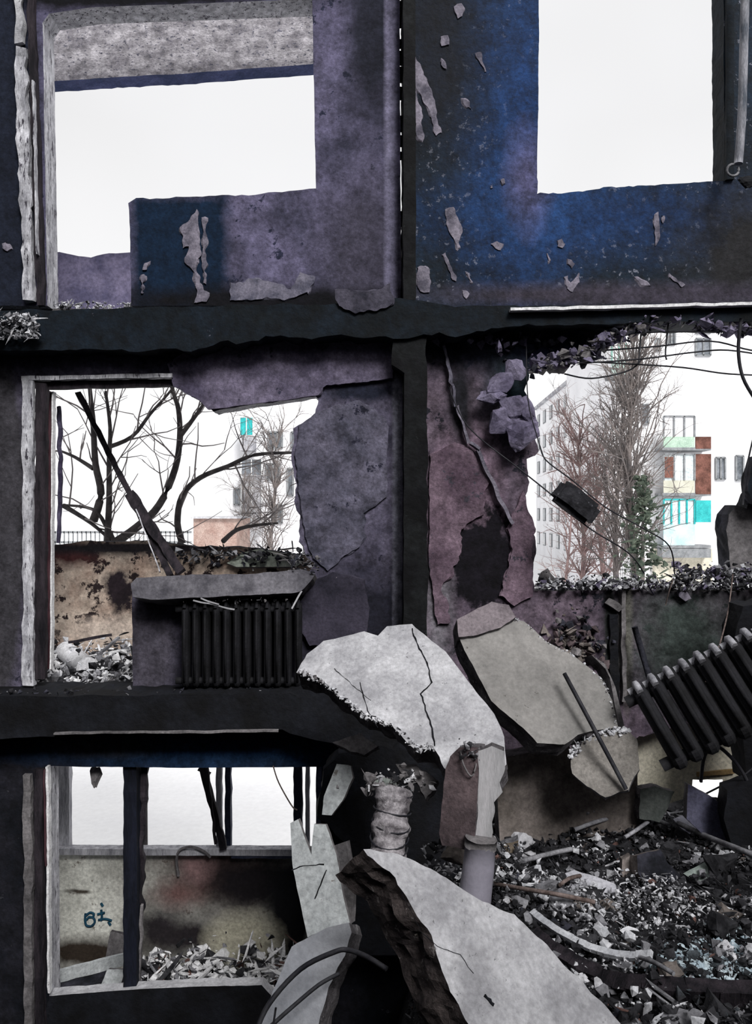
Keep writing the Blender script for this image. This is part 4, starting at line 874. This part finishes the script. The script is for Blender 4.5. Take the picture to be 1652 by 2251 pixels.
heapslab('concrete_piece', [(1245, 1985), (1290, 1970), (1310, 2000), (1290, 2018), (1232, 2010)], (-.2, -.8, .5), .06, [M_brown, M_brown], 'brown rounded block under the pale flat shard', 'concrete piece', .06)
heapslab('concrete_piece', [(1400, 1880), (1450, 1868), (1470, 1900), (1500, 1930), (1510, 1960), (1470, 1990), (1430, 1960), (1400, 1920)], (.1, -.9, .4), .10, [M_soot2, M_brown], 'dark brown block standing on the right half of the heap', 'concrete piece', .10)
heapslab('concrete_piece', [(1368, 1890), (1385, 1880), (1396, 1930), (1390, 1960), (1372, 1962), (1366, 1920)], (-.1, -.95, .2), .08, [M_brown, M_brown], 'narrow upright brown block left of the dark brown block', 'concrete piece', .10)
heapslab('concrete_piece', [(1110, 1852), (1140, 1845), (1142, 1900), (1108, 1905), (1090, 1900), (1092, 1860)], (-.1, -1, .1), .10, [mat('ochre_block', (.07, .055, .04), (.16, .13, .10), 6, .6), M_chipg], 'ochre brown block right beside the pale pipe collar', 'concrete piece', .12)
slab('concrete_piece', [(1405, 1800), (1408, 1735), (1440, 1730), (1482, 1740), (1470, 1775), (1450, 1810)], (1440, 1770, 4.9), (0, -1, .15), .10, [mat('dim_green_concrete', (.05, .058, .055), (.10, .11, .105), 5, .5), M_conc_b], jit=.008, step=.03, label='dim green-grey block standing below the tilted radiator', cat='concrete block')
slab('concrete_piece', [(1508, 1800, .6), (1512, 1725, .6), (1560, 1750, .6), (1600, 1780, .6), (1630, 1860, .6), (1560, 1850, .6)], (1560, 1790, 4.7), (-.2, -1, .2), .12, [mat('slate_blue_concrete', (.045, .045, .075), (.08, .08, .12), 5, .5), M_conc_b], jit=.006, step=.03, label='slate-blue slab piece before the bright gap at right', cat='concrete block')
slab('concrete_piece', [(1600, 1740, .8), (1640, 1725, .6), (1760, 1720, 0), (1760, 1900, 0), (1610, 1870, .8), (1590, 1800, .8)], (1650, 1800, 4.5), (-.2, -1, .1), .2, [M_soot, M_soot], jit=.01, label='black burnt block at the right edge beside the heap', cat='concrete block')
slab('concrete_piece', [(1660, 1430, .8), (1622, 1440, 1), (1615, 1400, 1), (1630, 1330, 1), (1780, 1310, 0), (1780, 1720, 0), (1640, 1720, .6), (1630, 1600, 1)], (1680, 1500, 5.1), FRONT, .2, [M_soot, M_soot], jit=.01, label='black wall remnant behind the tilted radiator at the right edge', cat='wall piece')
# curved strip and beam near the foreground
def heapwire(name, pts, r, m_, label, cat, sides=6, lift=.03):
    q = [onheap(x, y) + Vector((0, 0, lift)) for x, y in pts]
    bm = bmesh.new(); add_tube(bm, smooth_path(q, 4), r, sides); return obj(name, bm, m_, label=label, cat=cat)
bm = bmesh.new(); q = smooth_path([onheap(x, y) + Vector((0, 0, .07)) for x, y in ((1170, 2040), (1230, 2085), (1300, 2120), (1370, 2138), (1432, 2136))], 5)
for i in range(len(q) - 1): add_board(bm, q[i], q[i + 1], .030, .018, Vector((0, 1, .3)), .002, 1)
obj('curved_strip', bm, mat('whitish_strip', (.34, .35, .38), (.52, .53, .56), 5, .3), label='curved whitish strip lying beside the foreground slab', cat='strip')
bm = bmesh.new(); q = smooth_path([onheap(x, y) + Vector((0, 0, .02)) for x, y in ((1180, 2075), (1240, 2125), (1320, 2165), (1420, 2190), (1540, 2200), (1680, 2205))], 4)
for i in range(len(q) - 1): add_board(bm, q[i], q[i + 1] + (q[i + 1] - q[i]) * .15, .06, .10, Vector((0, 1, .3)), .004, 1)
obj('charred_timber', bm, M_darkwood, label='long charred beam curving below the whitish strip', cat='beam')
for pts, r, m_, lb in (([(1140, 1935), (1200, 1918), (1255, 1905)], .014, M_greysteel, 'straight grey bar left of the pale flat shard'),
                       ([(1075, 1985), (1150, 2000), (1230, 2015), (1305, 2030)], .011, M_rust, 'long rusty bar lying near the foreground slab'),
                       ([(1490, 1845), (1560, 1880), (1640, 1915), (1700, 1945)], .016, M_greysteel, 'grey pipe sloping out at the right edge of the heap'),
                       ([(1360, 1795), (1410, 1822), (1470, 1850)], .014, M_ash, 'pale bar continuing up the top of the heap'),
                       ([(1262, 1860), (1310, 1842), (1355, 1830)], .013, M_ash, 'pale bar crossing the top left of the heap'),
                       ([(1372, 1878), (1400, 1860), (1424, 1842)], .012, M_ash, 'short pale bar between dark blocks'),
                       ([(1230, 1990), (1250, 1975), (1275, 1968)], .010, M_rust, 'short rusty bar in front of the pale flat shard'),
                       ([(1405, 2160), (1440, 2175), (1480, 2200)], .009, M_greysteel, 'thin grey bar near the charred beam')):
    heapwire('metal_bar', pts, r, m_, lb, 'bar', lift=.10)
for i in range(6):
    heapwire('lath', [(1290 + i * 13, 1838 - i * 4), (1312 + i * 13, 1824 - i * 5)], .008, M_ash, 'pale short lath in a ladder-like row on top of the heap', 'lath', lift=.14)['group'] = 'laths in a row on the heap top'
# cream wall seen below the right spandrel
slab('broken_wall', [(1390, 1570, 0), (1800, 1560, 0), (1800, 1900, 0), (1604, 1900, .5), (1602, 1714, .5), (1522, 1714, .6), (1518, 1770, .8), (1480, 1790, .8), (1480, 1900, 0), (1390, 1900, 0)], (1500, 1700, 6.0), FRONT, .12, [M_cream, M_cream], jit=.010, label='cream broken wall seen under the tilted radiator', cat='wall piece')
board('yellow_lath', P(1530, 1702, 5.985), P(1612, 1696, 5.985), .03, .02, mat('ochre_lath', (.22, .15, .07), (.32, .22, .11), 5, .3), side=Vector((0, 0, 1)), label='ochre lath across the cream broken wall', cat='lath')

# ================================================================== outside: trees
def twig(bm, p, d, L, r, depth, wig=.35):
    pts = [p]; q = p.copy(); dd = d.copy(); n_ = 4
    for i in range(n_):
        dd = (dd + Vector((R.gauss(0, wig), R.gauss(0, wig), R.gauss(0, wig) + .06)) * .45).normalized()
        q = q + dd * (L / n_); pts.append(q.copy())
    add_tube(bm, pts, [r * (1 - .6 * i / n_) for i in range(n_ + 1)], 4 if r < .02 else 5, cap=False)
    if depth > 0:
        for _ in range(R.choice((2, 3, 3))):
            k = R.randint(1, n_); s = (pts[k] - pts[k - 1]).normalized()
            nd = (s + Vector((R.gauss(0, .7), R.gauss(0, .5), R.gauss(0, .6) + .15))).normalized()
            twig(bm, pts[k], nd, L * R.uniform(.5, .75), r * .55, depth - 1, wig)
YT = 10.5
lt = empty('bare_tree', P(245, 1130, YT) * 1.0, 'dark bare tree with curving limbs outside the middle left opening', 'tree')
lt.location.z = 0
limbs = [([(250, 1190), (235, 1160), (205, 1120), (140, 1110)], .035), ([(205, 1145), (222, 1085), (210, 1020), (205, 930), (200, 880), (190, 780)], .055), ([(236, 1190), (240, 1100), (240, 1010), (242, 940), (232, 860)], .045),
         ([(250, 1195), (300, 1160), (350, 1110), (385, 1030), (395, 960), (392, 900), (380, 860), (360, 770)], .06), ([(395, 960), (425, 920), (450, 880), (470, 800)], .035),
         ([(400, 1195), (390, 1150), (400, 1090), (440, 1050), (500, 1025), (560, 1000), (640, 995)], .05), ([(205, 1030), (165, 1005), (130, 990)], .03), ([(232, 985), (290, 960), (330, 910), (370, 865), (420, 800)], .03),
         ([(490, 1190), (520, 1165), (560, 1155), (610, 1150)], .035), ([(140, 1112), (200, 1150), (245, 1190)], .035)]
bmt = bmesh.new()
add_tube(bmt, [Vector((P(302, 1190, YT).x, YT, 0)), Vector((P(302, 1190, YT).x, YT, 1.5)), Vector((P(300, 1190, YT).x, YT, 3.6)), P(245, 1190, YT)], [.14, .13, .12, .07], 10)
obj('trunk', bmt, M_bark, lt)
bmt = bmesh.new()
xb = P(400, 1190, YT + .5); add_tube(bmt, smooth_path([Vector((P(300, 1190, YT).x, YT, 3.5)), Vector((P(330, 1190, YT).x, YT, 4.05)), P(400, 1195, YT)], 4), .06, 8)
obj('trunk_fork', bmt, M_bark, lt)
tw = bmesh.new()
for pts, r in limbs:
    q = smooth_path([P(a, b, YT + .3 * math.sin(a * .02)) for a, b in pts], 4)
    bmt = bmesh.new(); add_tube(bmt, q, [r * (1 - .65 * i / len(q)) for i in range(len(q))], 7); obj('limb', bmt, M_bark, lt)
    for k in range(3, len(q), 2):
        for _ in range(1):
            s = (q[k] - q[k - 1]).normalized(); nd = (s + Vector((R.gauss(0, .8), R.gauss(0, .4), R.gauss(0, .7) + .2))).normalized()
            twig(tw, q[k], nd, R.uniform(.4, 1.0), .012, R.choice((0, 1, 1, 2)))
obj('twigs', tw, M_barkl, lt, kind='stuff')

def far_tree(px, Y, h, label, m_, spread=.5, lean=0, dens=3, r0=.16, grp=None):
    base = Vector(((px - 826) / F * Y, Y, 0)); e = empty('bare_tree', base, label, 'tree', grp)
    q = [base + Vector((lean * h * t + .15 * math.sin(t * 5 + px), .1 * math.sin(t * 3), h * t)) for t in [i / 8 for i in range(9)]]
    bmt = bmesh.new(); add_tube(bmt, q, [r0 * (1 - .85 * i / 8) for i in range(9)], 7); obj('trunk', bmt, m_, e)
    tw = bmesh.new()
    for k in range(2, 9):
        for _ in range(dens):
            a = R.uniform(0, 6.283); nd = Vector((math.cos(a) * spread, math.sin(a) * spread, 1 * R.uniform(.5, 1.2))).normalized()
            twig(tw, q[k], nd, h * R.uniform(.12, .24), r0 * .28, 3, .3)
    obj('branches', tw, m_, e, kind='stuff')
M_bk2 = mat('grey_bark', (.11, .10, .10), (.22, .19, .18), 2, .3, .9, 10)
M_bk3 = mat('reddish_bark', (.16, .11, .11), (.30, .21, .20), 2, .3, .9, 10)
far_tree(1390, 34, 12.5, 'tall slender grey bare tree before the far balconies', M_bk2, .25, .004, 10, .20)
far_tree(1360, 36, 10.0, 'grey bare tree left of the tallest slender one', M_bk2, .35, 0, 9, .17)
far_tree(1275, 38, 8.5, 'reddish bare tree with forked trunk in the middle right opening', M_bk3, .5, .01, 8, .16)
far_tree(1320, 40, 8.0, 'reddish bare tree behind the hanging block', M_bk3, .5, -.01, 8, .15)
far_tree(1248, 36, 6.5, 'thin reddish bare tree furthest left in the middle right opening', M_bk3, .5, 0, 3, .10)
far_tree(600, 40, 8.5, 'grey bare tree before the far block through the middle left opening', M_bk2, .35, 0, 8, .13)
far_tree(540, 44, 6.5, 'low grey bare tree left of the far teal balcony', M_bk2, .4, 0, 4, .12)
# evergreen shrub
e = empty('evergreen', Vector(((1412 - 826) / F * 33, 33, 0)), 'dark green slim conifer before the far balconies', 'tree')
chips('foliage', lambda: (lambda t: Vector(((1412 - 826) / F * 33 + R.gauss(0, .55 * (1 - t) + .12), 33 + R.gauss(0, .4 * (1 - t) + .1), 1.2 + 5.6 * t)))(R.random() ** 1.1), 900, .12, .4, [mat('conifer_green', (.03, .045, .035), (.10, .12, .09), 3, .3)], [1], e)
bm = bmesh.new(); add_tube(bm, [Vector(((1412 - 826) / F * 33, 33, 0)), Vector(((1412 - 826) / F * 33, 33, 6.6))], [.12, .03], 7); obj('trunk', bm, M_bk2, e)

# ================================================================== outside: buildings
def B(name, a, b, m_, par, **kw):
    bm = bmesh.new(); a = Vector(a); b = Vector(b); add_box(bm, (a + b) / 2, b - a); bmesh.ops.recalc_face_normals(bm, faces=bm.faces)
    return obj(name, bm, m_, par, **kw)
def px2x(px, Y): return (px - 826) / F * Y
def py2z(py, Y): return ZC - (py - 1125.5) / F * Y
YB = 50.0
bA = empty('apartment_building', Vector((px2x(1560, YB), YB, 0)), 'tall white apartment block with a column of glazed balconies', 'building')
wallA = B('facade', (px2x(1345, YB), YB, 0), (px2x(1900, YB), YB + 12, 21.3), M_facade, bA)
def winr(par, x0, x1, y0, y1, Y, split=1, fm=M_frame, gm=M_glass, depth=.12, name='window'):
    """window given by its image extent on plane Y: frame and panes"""
    X0, X1, Z1, Z0 = px2x(x0, Y), px2x(x1, Y), py2z(y0, Y), py2z(y1, Y)
    f = bmesh.new(); t = .10
    add_box(f, ((X0 + X1) / 2, Y - depth / 2, Z0), (X1 - X0, depth, t)); add_box(f, ((X0 + X1) / 2, Y - depth / 2, Z1), (X1 - X0, depth, t))
    for k in range(split + 1):
        add_box(f, (X0 + (X1 - X0) * k / split, Y - depth / 2, (Z0 + Z1) / 2), (t, depth, Z1 - Z0))
    bmesh.ops.recalc_face_normals(f, faces=f.faces)
    w = obj(name, f, fm, par)
    for k in range(split):
        a = X0 + (X1 - X0) * k / split + t / 2; b = X0 + (X1 - X0) * (k + 1) / split - t / 2
        g = bmesh.new(); add_box(g, ((a + b) / 2, Y - depth * .3, (Z0 + Z1) / 2), (b - a, .03, Z1 - Z0 - t)); bmesh.ops.recalc_face_normals(g, faces=g.faces)
        obj('pane', g, gm, w)
    return w
for (x0, x1, y0, y1, s) in ((1572, 1592, 1006, 1054, 2), (1616, 1632, 1002, 1056, 1), (1670, 1690, 1004, 1056, 1), (1572, 1592, 908, 956, 2), ):
    if y0 < 1000: continue
    winr(bA, x0, x1, y0, y1, YB, s)
for (x0, x1, y0, y1) in ((1528, 1560, 700, 732), (1528, 1560, 745, 782), (1466, 1482, 704, 758), (1440, 1450, 745, 772)):
    winr(bA, x0, x1, y0, y1, YB, 2)
for (x, y) in ((1370, 980), (1370, 1070), (1370, 1160), (1410, 890)):
    winr(bA, x, x + 14, y, y + 42, YB, 1, M_frame, M_glass)
M_bwhite = mat('balcony_white', (.66, .68, .68), (.76, .78, .78), 1, 0, .7, 5)
def balcony(y0, y1, ym, front, side, fsplit, glaz, grp_label):
    """front facing box x1455..1527, side wing x1527..1562; glazed y0..ym, panel ym..y1"""
    Yf = YB - 1.3
    b = B('balcony', (px2x(1455, Yf), Yf, py2z(y1, Yf)), (px2x(1562, Yf), YB, py2z(y1, Yf) + .18), M_frame, bA)
    B('panel', (px2x(1458, Yf), Yf, py2z(y1, Yf) + .18), (px2x(1526, Yf), Yf + .08, py2z(ym, Yf)), front, b)
    if side: B('side_panel', (px2x(1528, Yf), Yf - .02, py2z(y1, Yf) + .1), (px2x(1562, Yf), Yf + .06, py2z(y0 if side[1] else ym, Yf)), side[0], b)
    X0, X1 = px2x(1458, Yf), px2x(1526, Yf)
    f = bmesh.new()
    for k in range(fsplit + 1): add_box(f, (X0 + (X1 - X0) * k / fsplit, Yf, (py2z(y0, Yf) + py2z(ym, Yf)) / 2), (.09, .09, py2z(y0, Yf) - py2z(ym, Yf)))
    add_box(f, ((X0 + X1) / 2, Yf, py2z(y0, Yf)), (X1 - X0, .09, .09))
    obj('glazing_frame', f, glaz[0], b)
    g = bmesh.new(); add_box(g, ((X0 + X1) / 2, Yf + .05, (py2z(y0, Yf) + py2z(ym, Yf)) / 2), (X1 - X0, .02, py2z(y0, Yf) - py2z(ym, Yf)))
    obj('glazing', g, glaz[1], b)
balcony(915, 990, 960, M_green, (M_brownp, 0), 3, (M_frame, M_facade), '')
balcony(998, 1090, 1056, mat('pale_yellow_panel', (.42, .42, .34), (.55, .54, .46), 1, 0), (M_brownp, 1), 3, (M_frame, M_glassl), '')
balcony(1098, 1205, 1152, mat('pale_turquoise_panel', (.38, .58, .60), (.55, .7, .72), 1.2, 0), None, 4, (M_teal, M_glassl), '')
B('teal_panel', (px2x(1529, 48.6), 48.6, py2z(1148, 48.6)), (px2x(1562, 48.6), 48.7, py2z(1100, 48.6)), M_teal, bA, label='teal balcony panel')
B('balcony_soffit', (px2x(1455, 48.7), 48.7, py2z(1226, 48.7)), (px2x(1562, 48.7), 50, py2z(1206, 48.7)), M_frame, bA)
B('base_wall', (px2x(1438, 49.6), 49.6, 0), (px2x(1565, 49.6), 50, py2z(1206, 49.6)), M_cream, bA)
B('opening', (px2x(1459, 48.6), 48.66, py2z(1050, 48.6)), (px2x(1482, 48.6), 48.7, py2z(1004, 48.6)), M_brownp, bA)
# upper green glazed balcony at the top left
b = B('balcony', (px2x(1342, 48.7), 48.7, py2z(830, 48.7)), (px2x(1392, 48.7), 50, py2z(830, 48.7) + .2), M_frame, bA)
B('panel', (px2x(1344, 48.7), 48.7, py2z(828, 48.7)), (px2x(1390, 48.7), 48.8, py2z(795, 48.7)), mat('mint_panel', (.45, .62, .56), (.6, .74, .69), 1, 0), b)
f = bmesh.new()
for k in range(4): add_box(f, (px2x(1344 + 15.3 * k, 48.7), 48.7, (py2z(795, 48.7) + py2z(755, 48.7)) / 2), (.1, .1, 40 / F * 48.7))
obj('glazing_frame', f, mat('mint_frame', (.2, .38, .33), (.3, .48, .42), 1, 0), b)
# second block, set back, running away to the left
bC = empty('apartment_building', Vector((px2x(1260, 80), 80, 0)), 'white five storey block set back behind the reddish trees', 'building')
XA, YA, XBb, YBb = px2x(1178, 100), 100.0, px2x(1348, 62), 62.0
dC = Vector((XBb - XA, YBb - YA, 0)); LC = dC.length; uC = dC.normalized(); nC = Vector((uC.y, -uC.x, 0))
if nC.x > 0: nC = -nC
rotC = Matrix((uC, Vector((-uC.y, uC.x, 0)), Vector((0, 0, 1)))).transposed()
def CB(name, s0, s1, z0, z1, off, th, m_, par):
    bm = bmesh.new(); c = Vector((XA, YA, 0)) + uC * ((s0 + s1) / 2) + nC * (off - th / 2) + Vector((0, 0, (z0 + z1) / 2))
    add_box(bm, c, (s1 - s0, th, z1 - z0), rotC); bmesh.ops.recalc_face_normals(bm, faces=bm.faces); return obj(name, bm, m_, par)
CB('facade', 0, LC, 0, 18, 0, 10, M_facade, bC); CB('roof', -.3, LC + .3, 18, 18.3, .3, 10.6, M_facade_g, bC)
for fl in range(6):
    for k in range(9):
        s = 2 + k * (LC - 4) / 8; w = CB('window', s - .9, s + .9, 1.4 + fl * 2.85, 2.9 + fl * 2.85, .06, .12, M_frame, bC); CB('pane', s - .75, s + .75, 1.5 + fl * 2.85, 2.8 + fl * 2.85, .10, .06, M_glass, w)
# third block seen through the middle left opening
YD = 46.0
bD = empty('apartment_building', Vector((px2x(610, YD), YD, 0)), 'white block with one teal balcony seen through the middle left opening', 'building')
B('facade', (px2x(500, YD), YD, 0), (px2x(900, YD), YD + 11, 18), M_facade, bD)
for (x0, x1, y0, y1, s, g_) in ((590, 620, 950, 985, 3, M_glass), (585, 615, 1020, 1055, 2, M_glass), (632, 644, 1030, 1090, 1, M_glass), (515, 526, 1074, 1110, 1, M_glass), (600, 620, 1110, 1150, 2, M_glass), (640, 660, 950, 985, 2, M_glass)):
    winr(bD, x0, x1, y0, y1, YD, s, M_frame, g_)
for (y0, y1, m1, m2) in ((918, 958, M_teal, M_facade_g), (1010, 1046, M_glass, M_facade_g), (1064, 1106, M_facade_g, M_facade_g), (1110, 1160, M_facade_g, M_facade_g)):
    Yb = YD - 1.2; xa, xb_ = (527, 556) if y0 < 1000 else (530, 575)
    b = B('balcony', (px2x(xa, Yb), Yb, py2z(y1 + 32 if y0 < 1000 else y1, Yb)), (px2x(xb_, Yb), YD, py2z(y1, Yb) + .05), m2, bD)
    B('glazing', (px2x(xa, Yb), Yb + .03, py2z(y1, Yb)), (px2x(xb_, Yb), Yb + .1, py2z(y0, Yb)), m1, b)
    f = bmesh.new()
    for k in range(3): add_box(f, (px2x(xa + (xb_ - xa) * k / 2, Yb), Yb, (py2z(y0, Yb) + py2z(y1, Yb)) / 2), (.05, .1, (y1 - y0) / F * Yb))
    obj('glazing_frame', f, M_bwhite, b)
# low brick shed and fence beyond the tree
sh = empty('shed', Vector((px2x(480, 38), 38, 0)), 'low pale brick shed behind the bare tree', 'building')
M_brk = mat('pale_brick', (.30, .20, .17), (.42, .32, .28), 2, .3, .9, 12)
B('wall', (px2x(425, 38), 38, 0), (px2x(520, 38), 42, py2z(1140, 38)), M_brk, sh); B('roof', (px2x(422, 38), 37.8, py2z(1140, 38)), (px2x(523, 38), 42.2, py2z(1136, 38)), M_facade_g, sh)
fe = empty('fence', Vector((px2x(240, 30), 30, 0)), 'low grey-green railing seen far beyond the bare tree', 'fence')
for y_ in (1170, 1192): B('rail', (px2x(60, 30), 30, py2z(y_, 30) - .04), (px2x(420, 30), 30.06, py2z(y_, 30) + .04), M_frame, fe)
for i in range(37): B('picket', (px2x(62 + i * 9.7, 30), 30, 3.0 if i % 6 else 0), (px2x(64 + i * 9.7, 30), 30.05, py2z(1168, 30)), M_frame, fe)
fe2 = empty('fence', Vector((px2x(1365, 44), 44, 0)), 'small grey-green railing at the foot of the slender trees', 'fence')
for y_ in (1210, 1252): B('rail', (px2x(1338, 44), 44, py2z(y_, 44) - .05), (px2x(1388, 44), 44.06, py2z(y_, 44) + .05), M_frame, fe2)
for i in range(13): B('picket', (px2x(1338 + i * 4.1, 44), 44, 0), (px2x(1339.2 + i * 4.1, 44), 44.05, py2z(1208, 44)), M_frame, fe2)
